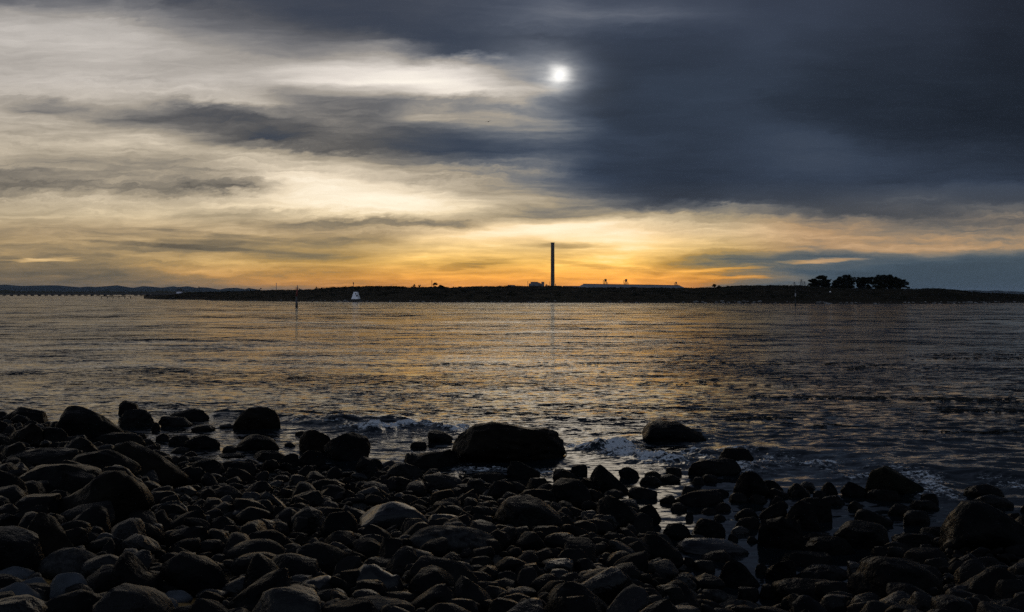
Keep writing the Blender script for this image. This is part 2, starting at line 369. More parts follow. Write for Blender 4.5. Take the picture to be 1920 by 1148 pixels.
# crop, x0, x1, top, base (crop pixels), kind, material, summit 0..1, landmark name or None
T = '''
L 0 240 115 205 sharp w .35 =low jagged rock at the far left waterline
L 272 615 112 295 round w .3 =great rounded boulder at the left waterline
L 585 700 85 160 peak w .5
L 600 780 125 220 peak w .5
L 800 965 160 222 peak w .4
L 860 1050 128 190 flat w .5
L 1180 1412 118 234 round b .5 =domed boulder standing in the left shallows
L 1100 1190 200 224 flat s .5
L 965 1080 208 240 flat s .5
L 785 852 248 290 round s .5
L 850 960 258 310 flat s .6
L 930 1105 258 330 round w .4 =smooth hump rock among left shallows
L 1183 1412 255 338 flat w .4 =low broad boulder awash in the left shallows
L 858 955 318 350 round s .5
L 930 995 338 368 round s .5
L 885 958 362 408 round s .5
L 1115 1190 312 354 round s .5
L 1090 1250 350 372 flat s .5
L 1270 1440 335 385 sharp w .5
L 1430 1490 293 317 round s .5
L 1485 1540 238 260 flat s .5
L 1500 1670 230 350 round b .6 =upright leaning boulder beside the left shallows
L 1625 1863 250 388 peak w .4
L 1405 1510 350 432 round w .5
L 1495 1640 333 422 sharp w .5
L 960 1130 380 475 flat w .4
L 1080 1295 390 470 sharp w .4
L 380 700 330 470 round w .4
L 560 955 295 500 peak b .28 =long dark boulder sloping to the left shallows
L 310 490 265 385 peak s .5
L 205 350 218 315 round w .5
L 480 720 248 325 flat w .4
L 700 785 278 328 round s .5
L 760 808 193 238 peak s .5
L 30 230 195 305 sharp b .6
L -40 45 180 265 round w .5
L 0 140 295 395 sharp s .5
L 45 390 330 430 flat w .5
L 75 510 395 550 flat s .5
L -60 130 430 610 round w .3
L 270 755 440 700 round b .6 =huge dark hump boulder inland at left
L 740 870 520 585 round s .5
L 985 1120 525 612 round s .5
L 1190 1335 540 612 round s .5
L 1250 1380 585 662 round s .5
L 1360 1470 615 708 sharp s .4
L 1460 1640 540 622 round s .5
L 1605 1760 515 585 round s .5
L 1455 1650 625 742 round s .5
L 1600 1800 640 785 peak w .5
L 1130 1360 630 692 flat l .5 =glinting flat slab in the beach middle left
L 1050 1200 665 752 sharp s .4
L 980 1060 660 722 flat l .5
L 760 950 590 682 round s .5
L 1000 1170 735 832 peak w .4
L 1240 1480 735 855 peak w .35
L 1485 1590 760 832 sharp b .3
L 290 470 690 795 peak w .4
L 415 530 720 792 round s .5
L 450 620 750 832 sharp l .6
L 60 390 660 870 peak b .35 =big brown peaked rock near left edge
L -40 100 770 885 round b .5
L 200 540 845 990 flat k .45 =speckled lichen boulder above the yellow grit
L 545 800 860 1062 peak w .35 =tall dark boulder right of the speckled boulder
L 790 950 850 962 peak s .45
L 235 435 960 1108 round g .5 =pale grey cobble lying on the yellow grit
L 85 245 975 1058 round g .5
L -40 165 920 988 flat g .6
L 45 180 880 932 round g .5
L 440 545 960 1022 round g .5
L 380 450 975 1042 round g .4
L 895 1070 940 1018 peak s .6
L 720 890 920 992 sharp s .5
L 780 990 1000 1068 round s .4
L 810 970 1040 1112 round g .5
L 985 1145 1035 1098 round s .4
L 1215 1480 870 1085 peak s .3 =ridged hump stone in the lower left middle
L 1375 1500 905 992 flat s .5
L 1170 1300 995 1062 round s .4
L 1060 1170 985 1042 round s .5
L 1445 1580 965 1037 flat s .6
L 1495 1717 975 1068 sharp l .5
L 1540 1760 1040 1102 round s .4
L -50 200 1010 1165 peak g .3
L 120 260 1030 1112 round s .5
L 350 590 1060 1175 peak s .7
L 605 745 1105 1175 round g .5
L 725 890 1080 1170 round g .4
L 215 340 1105 1165 round g .5
L 1220 1420 1100 1170 round s .5
L 1425 1640 1085 1175 flat k .5
M 550 1140 190 402 round b .42 =huge loaf shaped boulder in the surf
M 432 562 235 300 round w .5
M 345 432 290 324 flat s .5
M 300 590 335 428 block w .6 =square ended slab left of the loaf boulder
M 215 412 395 492 round w .45 =upright rounded rock at the water edge
M 70 200 365 478 sharp w .3
M 130 225 375 452 round w .4
M 830 1000 390 482 peak w .3 =tilted peaked rock below the loaf boulder
M 1500 1835 190 293 block w .3 =flat topped boulder standing in the surf
M 1235 1450 405 560 peak w .35 =tall wedge rock at the pool side
M 1145 1240 405 472 peak w .4
M 1060 1200 425 492 round w .4
M 1395 1505 418 482 round s .4
M 1525 1610 440 478 round s .5
M 1600 1705 455 497 round s .4
M 1500 1620 465 512 peak s .5
M 1630 1717 420 462 round s .4
M 1180 1320 470 552 block w .5
M 1045 1260 485 612 round w .3
M 905 1085 530 622 round w .4
M 730 900 488 592 round w .4
M 655 835 445 492 flat s .5
M 610 735 480 562 round s .5
M 405 610 455 542 flat w .3
M 600 695 550 617 round s .4
M 760 1130 570 740 peak w .45 =big dark peaked boulder in the beach centre
M 1275 1505 570 722 round w .4 =broad dark boulder beside the pool inlet
M 1480 1610 610 702 round w .5
M 1435 1590 520 582 flat s .4
M 1600 1690 560 602 flat s .5
M 1650 1740 598 642 round s .5
M 1610 1760 705 792 round w .4
M 1490 1720 765 905 peak w .4 =tall triangular boulder on the near beach
M 325 790 720 852 round k .5 =broad flat backed boulder in the near middle
M 80 450 600 745 flat l .4 =long cracked slab left of the flat backed boulder
M 420 625 650 722 flat l .4
M 520 640 612 682 round s .4
M 640 770 615 677 round s .5
M 110 230 540 602 round s .5
M 225 400 465 552 round w .5
M 300 405 510 562 round s .5
M 355 460 570 617 round s .5
M 470 540 595 642 round s .5
M 835 955 720 792 round s .5
M 955 1130 715 792 peak s .4
M 1095 1170 665 737 round s .4
M 1155 1290 690 772 peak s .4
M 1290 1390 660 742 round s .5
M 735 850 735 822 round s .5
M 1180 1295 750 802 round s .5
M 1310 1390 755 822 round s .5
M 1330 1460 780 862 peak s .5
M 0 60 530 592 round s .5
M 680 770 665 712 round s .5
M 50 315 920 1062 peak l .3 =ridged glinting stone beside the grit patch
M 300 490 920 1002 peak s .7
M 500 620 930 1002 round s .4
M 500 670 895 962 peak s .4
M 740 880 985 1032 round s .5
M 780 905 945 1002 round s .5
M 940 1140 965 1062 sharp s .4
M 1130 1325 975 1047 round s .4
M 1310 1530 975 1042 flat s .3
M 1170 1320 945 1002 round s .4
M 1340 1540 930 987 flat s .4
M 1050 1170 935 992 round s .4
M 700 845 1020 1087 peak s .4
M 790 970 1060 1117 round s .5
M 845 1000 1025 1072 flat s .5
M 1035 1240 1060 1132 round s .4
M 1365 1545 1020 1102 peak s .4
M 1550 1730 1015 1102 round s .5
M 465 600 1025 1092 round s .4
M 320 460 1020 1072 sharp l .5
M 190 370 1050 1112 flat s .5
M 20 150 1015 1072 round s .5
M -10 380 1085 1190 round k .4
M 870 1010 1100 1170 peak s .4
M 1060 1180 1115 1170 round s .5
M 620 745 950 1022 round s .4
M 100 270 880 937 flat s .5
M 330 440 880 942 round s .4
M 1180 1290 880 947 round s .4
M 1010 1170 885 942 flat s .5
M 890 1000 840 892 round s .5
M 1370 1580 895 952 flat s .4
M 1320 1500 850 922 round s .4
M 640 770 870 932 round s .5
M 1540 1650 885 942 round s .5
M 1360 1490 1095 1165 peak s .4
R 15 285 375 462 block w .5 =twin humped rock at the right surf edge
R 180 355 322 402 round w .4
R 240 440 435 578 peak w .45 =peaked rock left of the weedy boulder
R 400 505 485 542 round w .3
R 232 340 552 602 round s .4
R 340 430 560 607 round s .5
R 530 650 500 577 round s .4
R 590 670 492 532 peak s .4
R 655 725 538 587 round s .5
R 690 785 495 562 round w .5
R 690 820 560 617 round s .5
R 915 1225 413 565 peak y .35 =weedy cone shaped boulder in the right surf
R 795 930 495 577 round w .4
R 925 1090 535 592 flat w .5
R 1190 1290 550 612 flat w .4
R 1465 1660 558 627 flat w .3
R 1420 1620 510 582 flat w .4
R 1275 1867 595 860 peak w .35 =large smooth dome boulder at the right edge
R 1140 1280 585 637 round s .4
R 830 905 590 637 round s .4
R 1030 1190 610 672 block w .4
R 1100 1250 640 717 peak s .5
R 600 760 575 702 round w .4
R 510 690 590 745 peak w .35
R 385 525 595 682 peak w .7
R 430 530 565 622 sharp s .4
R 260 385 630 687 peak w .5
R 250 395 668 732 round w .5
R 370 600 680 835 block w .4 =blocky square boulder in the tide pool
R 40 225 675 787 peak w .35 =crouched dark rock left of the blocky boulder
R 225 280 755 797 round s .5
R 155 220 658 690 round s .5
R 10 55 650 684 peak s .5
R 95 175 625 657 round s .5
R -20 40 710 767 round s .5
R 25 120 755 797 round s .5
R -30 322 785 868 flat l .4 =flat wet slab by the tide pool
R 240 345 718 757 flat s .5
R 320 380 768 802 round s .5
R 95 260 838 902 round s .4
R 175 390 885 1035 peak w .45 =peaked boulder at the near end of the pool
R 415 585 880 1002 peak w .5
R 500 770 850 927 sharp w .4
R 365 435 900 962 peak s .5
R 565 705 945 1012 round s .4
R 600 830 920 987 flat s .5
R 825 920 898 972 round s .4
R 895 1000 865 922 flat s .4
R 840 1310 885 1095 round w .4 =huge smooth black boulder at lower right
R 760 1040 705 835 peak w .35 =sloping rock right of the tide pool
R 850 1050 635 722 peak w .5
R 1060 1260 755 852 round w .4
R 600 850 770 865 flat w .4
R 590 750 745 792 flat s .5
R 955 1090 820 882 sharp s .4
R 1190 1340 720 792 peak w .4
R 1375 1740 930 1095 peak w .6 =dark pointed boulder in the bottom right corner
R 1215 1350 880 962 peak s .4
R 0 60 870 922 round s .4
R 50 170 890 952 round s .5
R 20 220 965 1047 round s .4
R 75 230 1035 1097 round k .5
R 275 390 1025 1092 sharp s .4
R -20 60 1010 1062 round s .5
R 380 520 1015 1092 round w .4
R 460 800 990 1095 flat w .5
R 490 640 1060 1165 round w .5
R 670 880 1060 1165 flat s .5
R 235 390 1090 1160 round k .4
R -10 45 1045 1112 round s .5
R 70 150 1105 1160 round k .5
R 430 600 1105 1170 flat s .5
R 890 1000 1090 1165 round k .4
R 1080 1280 1095 1170 round w .4
R 1300 1400 1010 1082 round w .5
R 1240 1330 1080 1132 round k .5
R 1380 1530 1075 1165 flat s .5
R 1530 1740 1095 1170 flat s .5
R 1625 1717 650 702 round w .4
R 1665 1800 660 745 peak w .6
R 1700 1790 590 652 sharp w .5
R 40 120 470 512 round s .5
R 95 180 458 502 round s .4
R -40 215 540 622 round w .5
R 160 245 598 642 round s .4
R 25 90 585 617 round s .5
R 150 235 530 567 round s .5
R -10 100 515 572 round w .5
R 430 535 527 582 round s .5
'''
MK = {'w': 'wet_rock', 's': 'wet_stone', 'b': 'brown_rock', 'y': 'weedy_rock', 'g': 'grey_stone', 'k': 'speckled_rock', 'l': 'slate'}
rocks = []
for ln in T.strip().splitlines():
    mark = None
    if '=' in ln: ln, mark = ln.split('=')
    c, x0, x1, yt, yb, kind, mk, pk = ln.split()
    o = OFF[c]
    if kind == 'round' and mk in 's': kind = ['round', 'sharp', 'peak', 'round', 'block'][len(rocks) * 7 % 5]
    rocks.append(dict(x0=o + float(x0) * KC, x1=o + float(x1) * KC, yt=720 + float(yt) * KC, yb=720 + float(yb) * KC,
                      kind=kind, mat=MK[mk], pk=float(pk), mark=mark.strip() if mark else None))
for r in rocks: r['cx'] = (r['x0'] + r['x1']) / 2; r['cy'] = (r['yt'] + r['yb']) / 2; r['w'] = r['x1'] - r['x0']
ADJ = {'round': 'rounded', 'flat': 'flattish', 'block': 'blocky', 'peak': 'peaked', 'sharp': 'jagged'}
TONE = {'wet_rock': 'black', 'wet_stone': 'dark', 'brown_rock': 'brownish', 'weedy_rock': 'weedy', 'grey_stone': 'pale', 'speckled_rock': 'speckled', 'slate': 'glinting'}
marks = [r for r in rocks if r['mark']]
ORD = ['nearest', 'second', 'third', 'fourth', 'fifth', 'sixth', 'seventh', 'eighth', 'ninth', 'tenth', 'eleventh', 'twelfth']
buckets = {}
for r in rocks:
    if r['mark']: r['label'] = r['mark']; continue
    m = min(marks, key=lambda q: math.hypot((q['cx'] - r['cx']), (q['cy'] - r['cy']) * 1.6) - .35 * q['w'])
    dx, dy = r['cx'] - m['cx'], (r['cy'] - m['cy']) * 2.0
    rel = ('right of' if dx > 0 else 'left of') if abs(dx) > abs(dy) else ('in front of' if dy > 0 else 'behind')
    r['rel'] = rel; r['lm'] = m; r['dd'] = math.hypot(dx, dy)
    buckets.setdefault((id(m), rel), []).append(r)
for lst in buckets.values():
    lst.sort(key=lambda r: r['dd'])
    for i, r in enumerate(lst):
        nm = r['lm']['mark']
        r['label'] = f"{TONE[r['mat']]} {ADJ[r['kind']]} stone, {ORD[i]} {r['rel']} the {nm}"
        if len(r['label'].split()) > 16: r['label'] = f"{ADJ[r['kind']]} stone, {ORD[i]} {r['rel']} {nm}"

PROFILE = {   # measured skyline of the big boulders: share of width, share of height
'huge loaf shaped boulder in the surf': '0 .35 .03 .55 .1 .72 .2 .9 .35 1 .5 .95 .65 .86 .8 .83 .9 .72 .97 .5 1 .3',
'flat topped boulder standing in the surf': '0 .1 .06 .4 .12 .85 .2 1 .45 .93 .6 .9 .72 .7 .85 .45 .95 .3 1 .1',
'great rounded boulder at the left waterline': '0 .45 .04 .75 .15 .92 .3 1 .45 .95 .6 .85 .75 .68 .88 .45 1 .15',
'long dark boulder sloping to the left shallows': '0 .75 .1 .95 .25 1 .4 .9 .55 .75 .7 .52 .85 .32 .95 .15 1 .05',
'huge dark hump boulder inland at left': '0 .25 .15 .45 .3 .6 .45 .85 .5 .98 .65 1 .8 .95 .88 .85 .95 .65 1 .4',
'domed boulder standing in the left shallows': '0 .15 .05 .4 .15 .7 .3 .95 .5 1 .7 .97 .85 .85 .95 .62 1 .3',
'low broad boulder awash in the left shallows': '0 .15 .1 .55 .25 .85 .45 1 .6 .92 .8 .75 .92 .45 1 .1',
'big brown peaked rock near left edge': '0 .15 .2 .5 .35 1 .5 .92 .65 .7 .8 .45 1 .1',
'ridged hump stone in the lower left middle': '0 .1 .1 .55 .2 .9 .3 1 .42 .95 .55 .75 .7 .5 .85 .25 1 .05',
'big dark peaked boulder in the beach centre': '0 .1 .1 .6 .2 .9 .35 .97 .5 1 .65 .85 .78 .6 .9 .35 1 .1',
'broad flat backed boulder in the near middle': '0 .3 .1 .65 .25 .9 .45 1 .65 .92 .8 .7 .92 .4 1 .1',
'tall triangular boulder on the near beach': '0 .1 .1 .7 .2 .95 .35 1 .5 .92 .7 .65 .85 .4 1 .15',
'ridged glinting stone beside the grit patch': '0 .15 .12 .7 .25 1 .4 .95 .5 .8 .65 .65 .8 .55 .92 .35 1 .1',
'tall wedge rock at the pool side': '0 .2 .15 .75 .28 1 .4 .9 .55 .7 .75 .45 .9 .25 1 .1',
'weedy cone shaped boulder in the right surf': '0 .2 .06 .6 .12 .85 .25 1 .4 .95 .55 .75 .7 .52 .85 .33 1 .1',
'large smooth dome boulder at the right edge': '0 .1 .08 .5 .16 .85 .28 1 .4 .97 .52 .8 .65 .55 .8 .35 1 .1',
'peaked rock left of the weedy boulder': '0 .1 .12 .5 .25 .85 .4 1 .6 .95 .75 .75 .88 .45 1 .2',
'blocky square boulder in the tide pool': '0 .4 .05 .7 .12 .9 .3 .95 .5 1 .75 .97 .92 .92 1 .6',
'peaked boulder at the near end of the pool': '0 .2 .15 .8 .3 1 .5 .95 .65 .75 .8 .45 1 .1',
'huge smooth black boulder at lower right': '0 .2 .15 .5 .22 .9 .35 1 .55 .97 .7 .85 .85 .6 .95 .35 1 .15',
'dark pointed boulder in the bottom right corner': '0 .1 .2 .45 .4 .7 .55 1 .65 .98 .8 .7 .95 .35 1 .2',
'twin humped rock at the right surf edge': '0 .5 .1 .85 .3 .95 .5 .9 .58 .8 .7 1 .9 .9 1 .5',
'crouched dark rock left of the blocky boulder': '0 .15 .15 .75 .3 1 .6 .9 .8 .7 .95 .5 1 .2',
'speckled lichen boulder above the yellow grit': '0 .2 .08 .7 .2 .95 .4 1 .6 .85 .8 .55 .95 .3 1 .1',
'tall dark boulder right of the speckled boulder': '0 .15 .08 .6 .2 .95 .35 1 .5 .75 .6 .5 .75 .4 .9 .3 1 .1',
'square ended slab left of the loaf boulder': '0 .4 .05 .8 .3 .7 .5 .8 .75 .95 .85 1 .92 .9 1 .7',
'broad dark boulder beside the pool inlet': '0 .3 .1 .8 .3 1 .5 .95 .7 .75 .85 .5 1 .2'}
footprints = []
GRPB, GRPS = 'boulders on the shore', 'stones on the shore'
for i, r in enumerate(rocks):
    x, y, g = hit(r['cx'], r['yb'])
    wide = r['w'] / F * y; high = (r['yb'] - r['yt']) / F * y
    deep = wide * (.85 if r['kind'] != 'flat' else .8) * random.uniform(.85, 1.1)
    deep = max(deep, high * .7)
    yc = y + deep * .49
    zb = max(g, -.02)
    big = wide > .75
    P, Fc = rock_shape(100 + i * 7, 5 if wide > 1.6 else (4 if wide > .4 else 3), 'round' if r['mark'] in PROFILE and r['kind'] == 'peak' else r['kind'])
    P = P.copy()
    hz = (P[:, 2] + 1) / 2
    # taper towards the summit at pk, and sit about a quarter of the stone in the bed
    sx = (2 * r['pk'] - 1) * (.3 if r['mark'] in PROFILE else 1)
    P[:, 0] += sx * .75 * np.clip(hz - .2, 0, 1) ** 1.3
    P[:, 0] = (P[:, 0] - (P[:, 0].max() + P[:, 0].min()) / 2) / ((P[:, 0].max() - P[:, 0].min()) / 2)
    bury = .35 * high
    # top edge is seen from above: the crest lies behind the centre of the stone, so lift it to the measured line of sight
    ztop = EYE - (r['yt'] - HY) / F * (yc - deep * .08)
    top = max(ztop, zb + .45 * high)
    V = np.stack([x * yc / y + P[:, 0] * wide / 2 * (yc / y) * .99, yc + P[:, 1] * deep / 2, (zb - bury) + hz * (top - zb + bury)], 1)
    if r['mark'] in PROFILE:
        q = np.array(PROFILE[r['mark']].split(), float).reshape(-1, 2); fx = (P[:, 0] + 1) / 2
        bins = np.clip((fx * 24).astype(int), 0, 23); sil = np.zeros(24); np.maximum.at(sil, bins, hz)
        sil = np.interp(fx, (np.arange(24) + .5) / 24, np.convolve(np.pad(sil, 1, 'edge'), [.25, .5, .25], 'valid'))
        want = (np.interp(fx, q[:, 0], q[:, 1]) * (top - zb) + bury) / (top - zb + bury)
        V[:, 2] = (zb - bury) + hz * np.clip(want / np.maximum(sil, .05), .15, 1.45) * (top - zb + bury)
    loc = Vector((x * yc / y, yc, zb))
    V -= np.array(loc)
    name = 'boulder' if big else 'beach_stone'
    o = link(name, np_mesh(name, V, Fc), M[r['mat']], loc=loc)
    tag(o, r['label'], 'boulder' if big else 'stone', GRPB if big else GRPS)
    footprints.append((loc[0], yc, wide / 2, deep / 2))

# everything smaller that nobody could count: one heap of pebbles and cobbles between the stones
def build_shingle():
    fp = np.array(footprints); VV, FF = [], []; base = 0
    protos = [rock_shape(5000 + k, 3, ['round', 'sharp', 'peak', 'flat', 'block', 'sharp'][k % 6]) for k in range(30)]
    small = [rock_shape(6000 + k, 2, ['round', 'sharp', 'peak', 'flat'][k % 4]) for k in range(16)]
    placed = np.zeros((0, 3))
    r = np.random.default_rng(77)
    for size, count in ((.42, 900), (.30, 2400), (.20, 5200), (.12, 6500), (.075, 5000)):
        keep = []
        gp = GRIT
        d = 3.6 + 25 * r.random(count) ** 1.25; t = r.uniform(-.72, .72, count)
        for k in range(count):
            x, y = t[k] * d[k], d[k]
            w = np.interp(t[k], WT, WD)
            lim = w + (.45 if size > .25 else -.1)
            if y > lim: continue
            if .13 < t[k] < .37 and y > w - 1.6 + .4 * math.sin(x * 3): continue
            e = ((x - fp[:, 0]) / (fp[:, 2] * .92)) ** 2 + ((y - fp[:, 1]) / (fp[:, 3] * .95)) ** 2
            if (e < 1).any(): continue
            # yellow grit shows bare in patches on the upper beach
            if any(((x - a) / (.12 + .25 * size)) ** 2 + ((y - b) / (.20 + .25 * size)) ** 2 < 1 for a, b in gp): continue
            s = size * r.uniform(.75, 1.3)
            if len(placed) and (np.hypot(placed[:, 0] - x, placed[:, 1] - y) < (placed[:, 2] + s) * .40).any(): continue
            keep.append((x, y, s)); placed = np.vstack([placed, (x, y, s)])
        for x, y, s in keep:
            P, Fc = protos[r.integers(30)] if s > .24 else small[r.integers(16)]; a = r.uniform(0, 6.28); co, si = math.cos(a), math.sin(a)
            q = P * np.array([.5 * s, .5 * s * r.uniform(.6, .85), .5 * s * r.uniform(.42, .62)])
            tl = r.normal(0, .3); q[:, 2] += q[:, 0] * tl
            q = np.stack([q[:, 0] * co - q[:, 1] * si + x, q[:, 0] * si + q[:, 1] * co + y,
                          q[:, 2] + max(float(ground(x, y)), -.12) + s * .16], 1)
            VV.append(q); FF.append(Fc + base); base += len(q)
    me = np_mesh('shingle', np.vstack(VV), np.vstack(FF))
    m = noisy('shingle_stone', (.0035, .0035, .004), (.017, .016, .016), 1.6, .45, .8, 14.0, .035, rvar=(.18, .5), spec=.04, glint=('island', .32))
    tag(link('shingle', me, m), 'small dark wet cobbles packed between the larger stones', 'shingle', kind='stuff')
build_shingle()

# ------------------------------------------------------------------ kelp floating off the right of the beach
def build_kelp():
    mb = MB(); r = random.Random(9)
    bands = [(1280, 1480, 681, 2), (1450, 1700, 683, 3), (1660, 1900, 672, 4), (1560, 1920, 690, 5), (1360, 1560, 745, 4), (1590, 1800, 747, 5), (1700, 1900, 750, 4),
             (1380, 1440, 785, 2), (1740, 1920, 770, 3), (1800, 1920, 810, 2), (1000, 1300, 681, 2), (1200, 1500, 721, 2), (1640, 1920, 664, 3), (1500, 1560, 798, 1), (760, 960, 683, 1)]
    for x0, x1, y, n in bands:
        for _ in range(n * 4):
            px = r.uniform(x0, x1); py = y + r.gauss(0, 1.7); d = EYE * F / (py - HY); x = X(px, d)
            for _ in range(r.randint(2, 5)):
                L, a = r.uniform(.10, .40), r.gauss(0, .25); dx, dy = math.cos(a) * L, math.sin(a) * L
                ox, oy = x + r.gauss(0, .4), d + r.gauss(0, .12); h = r.uniform(.0, .03)
                pts = [(ox + dx * k / 4, oy + dy * k / 4 + .05 * math.sin(k * 2 + a), h * math.sin(math.pi * k / 4) + .0) for k in range(5)]
                for p, q in zip(pts, pts[1:]): mb.tube(p, q, .014, .010, 5)
    tag(mb.build('floating_kelp', M['kelp'], smooth=True), 'dark strands of kelp floating on the water at right', 'kelp', kind='stuff')
build_kelp()

# ------------------------------------------------------------------ the far spit
SP = np.array([-200, 150, 262, 268, 300, 380, 400, 480, 600, 800, 1000, 1300, 1500, 1700, 1800, 1920, 2200, 2800])
SD = np.array([5200, 5200, 5000, 690, 622, 568, 503, 467, 436, 401, 384, 374, 353, 344, 344, 385, 470, 600])
TP = np.array([-200, 150, 262, 268, 285, 300, 330, 360, 400, 440, 480, 520, 560, 585, 605, 640, 700, 740, 765, 800, 850, 880, 930, 980, 1040, 1080, 1120, 1200, 1270, 1300, 1340, 1370, 1400, 1450, 1490, 1520, 1550, 1600, 1680, 1720, 1730, 1760, 1775, 1800, 1830, 1850, 1870, 1920, 2100, 2800])
TY = np.array([548, 548, 549, 560, 558.5, 556, 551.5, 549.5, 548.5, 546.8, 546.4, 544.7, 544.5, 543.5, 541.5, 539.5, 538.8, 539.2, 540, 539.8, 539.6, 538.6, 537.8, 537.6, 538.2, 539.6, 540.2, 540.2, 541, 541.5, 540.5, 538.2, 537, 536.2, 535.9, 537, 540, 541.8, 542.3, 542.6, 542, 541.6, 543, 545.8, 548.4, 551, 550.6, 554, 554, 554])
def spit_height(px, d, s=None):
    s = np.interp(px, SP, SD); yt = np.interp(px, TP, TY)
    dc = s + np.where(px > 330, 210, 60) + 20 * np.sin(px * .013)
    top = EYE + (HY - yt) / F * dc
    u = (d - s) / (dc - s)
    prof = np.where(u < 0, u * 1.5, np.where(u < .12, u / .12 * .12, .12 + .88 * np.clip((u - .12) / .88, 0, 1) ** .8))
    z = np.where(u < 1, prof * top, top * np.clip(1 - (u - 1) * .02, .5, 1))
    return z, u, dc, top
def build_spit():
    pxs = np.concatenate([np.arange(262, 1960, 1.6), np.arange(1960, 2800, 12)])
    us = np.concatenate([np.linspace(-.10, 1.06, 64), [1.3, 1.8, 2.6, 4, 6, 9, 14, 22, 40]])
    gp, gu = np.meshgrid(pxs, us)
    s = np.interp(gp, SP, SD); dc = s + np.where(gp > 330, 210, 60) + 20 * np.sin(gp * .013)
    d = s + gu * (dc - s)
    z, u, _, top = spit_height(gp.ravel(), d.ravel())
    P = np.stack([((gp - CX) / F * d).ravel(), d.ravel(), z], 1)
    Q = P * np.array([1, 1, 0])
    amp = np.clip((u - .1) * 3, 0, 1) * np.clip(top, 0, 6) / 6
    P[:, 2] += amp * (.62 * snoise(Q, 40, .10, 4, .6) + .16 * np.abs(snoise(Q, 41, .7, 2))) * np.where(u > 1.1, .3, 1)
    P[:, 2] -= np.where(u < 0, .2, 0)
    nx, ny = len(pxs), len(us)
    i = np.arange(nx * (ny - 1)).reshape(ny - 1, nx)[:, :-1].ravel()
    me = np_mesh('spit_land', P, np.stack([i, i + 1, i + nx + 1, i + nx], 1))
    m, nt, b = new_mat('spit_ground'); L = nt.links.new
    tc = N(nt, 'ShaderNodeTexCoord')
    mp = N(nt, 'ShaderNodeMapping'); mp.inputs['Scale'].default_value = (.06, .02, .6); L(tc.outputs['Object'], mp.inputs['Vector'])
    n1 = N(nt, 'ShaderNodeTexNoise', Scale=1.0, Detail=8.0, Roughness=.65); L(mp.outputs['Vector'], n1.inputs['Vector'])
    cr = N(nt, 'ShaderNodeValToRGB'); e = cr.color_ramp.elements
    e[0].position = .40; e[0].color = (.004, .0045, .003, 1); e[1].position = .76; e[1].color = (.034, .029, .018, 1)
    k = cr.color_ramp.elements.new(.56); k.color = (.008, .008, .005, 1)
    L(n1.outputs['Fac'], cr.inputs['Fac'])
    sep = N(nt, 'ShaderNodeSeparateXYZ'); L(tc.outputs['Object'], sep.inputs[0])
    lo = N(nt, 'ShaderNodeMapRange'); lo.inputs['From Min'].default_value = .5; lo.inputs['From Max'].default_value = .9; L(sep.outputs['Z'], lo.inputs['Value'])
    mx = N(nt, 'ShaderNodeMix', data_type='RGBA'); L(lo.outputs['Result'], mx.inputs['Factor']); mx.inputs['A'].default_value = (.012, .011, .010, 1)   # tide-wet stones at the edge
    L(cr.outputs['Color'], mx.inputs['B']); L(mx.outputs['Result'], b.inputs['Base Color'])
    b.inputs['Roughness'].default_value = 1; b.inputs['Specular IOR Level'].default_value = .05
    tag(link('spit_land', me, m), kind='structure')
build_spit()

def leaf_cloud(ells, n, size, seed, depth=None):
    """small leaf-sprays scattered through a set of ellipsoids (x, y, z, rx, ry, rz)"""
    r = np.random.default_rng(seed); VV = []
    w = np.array([e[3] * e[5] for e in ells]); w = w / w.sum()
    for e, c in zip(ells, r.multinomial(n, w)):
        v = r.normal(size=(c, 3)); v /= np.linalg.norm(v, axis=1)[:, None]; v *= (r.random(c) ** .45)[:, None]
        VV.append(np.array(e[:3]) + v * np.array(e[3:]))
    C = np.vstack(VV); n = len(C)
    a = r.normal(size=(n, 3)); a /= np.linalg.norm(a, axis=1)[:, None]
    b = r.normal(size=(n, 3)); b -= a * (a * b).sum(1)[:, None]; b /= np.linalg.norm(b, axis=1)[:, None]
    s = size * r.uniform(.5, 1.3, n)[:, None]
    V = np.stack([C - a * s, C + b * s * .45, C + a * s, C - b * s * .45], 1).reshape(-1, 3)
    return V, np.arange(4 * n).reshape(n, 4)

def scrub():
    r = np.random.default_rng(8); VV, FF, base = [], [], 0
    ells = []
    for _ in range(2300):
        px = r.uniform(335, 1930); s = np.interp(px, SP, SD); u = r.choice([r.uniform(.9, 1.04), r.uniform(.15, 1.0)])
        dc = s + 210 + 20 * math.sin(px * .013); d = s + u * (dc - s)
        z = float(spit_height(np.array([px]), np.array([d]))[0][0])
        if z < 1.0: continue
        k = r.uniform(.3, 1.15) * (1.0 if u < .88 else .95)
        if 600 < px < 780 and u > .8: k *= 1.6
        if px > 1500: k *= .8
        ells.append((X(px, d), d, z + .1 * k, k * 1.5, k * 1.5, k * .62))
    V, Fq = leaf_cloud(ells, 46000, .34, 5)
    tag(link('scrub', np_mesh('scrub', V, Fq, False), M['leaf']), 'low dark scrub covering the far spit', 'scrub', kind='stuff')
    # a pine plantation on the low rise left of centre
    ells = []
    for _ in range(420):
        px = r.uniform(606, 768); d = r.uniform(680, 800); yt = np.interp(px, [600, 612, 640, 690, 735, 768, 780], [543, 540, 538.0, 535.4, 535.4, 538.2, 541])
        ztop = Z(yt + abs(r.normal(0, .5)), d) - .4; h = r.uniform(1.6, 2.6)
        x = X(px, d)
        for q in range(3): ells.append((x, d, ztop - h * (.12 + .3 * q), .22 + .26 * q, .22 + .26 * q, h * .2))
    V, Fq = leaf_cloud(ells, 30000, .26, 6)
    tag(link('far_pine_wood', np_mesh('far_pine_wood', V, Fq, False), M['leaf']), 'dark far-off pine wood on the low rise left of the chimney', 'wood', kind='stuff')
scrub()

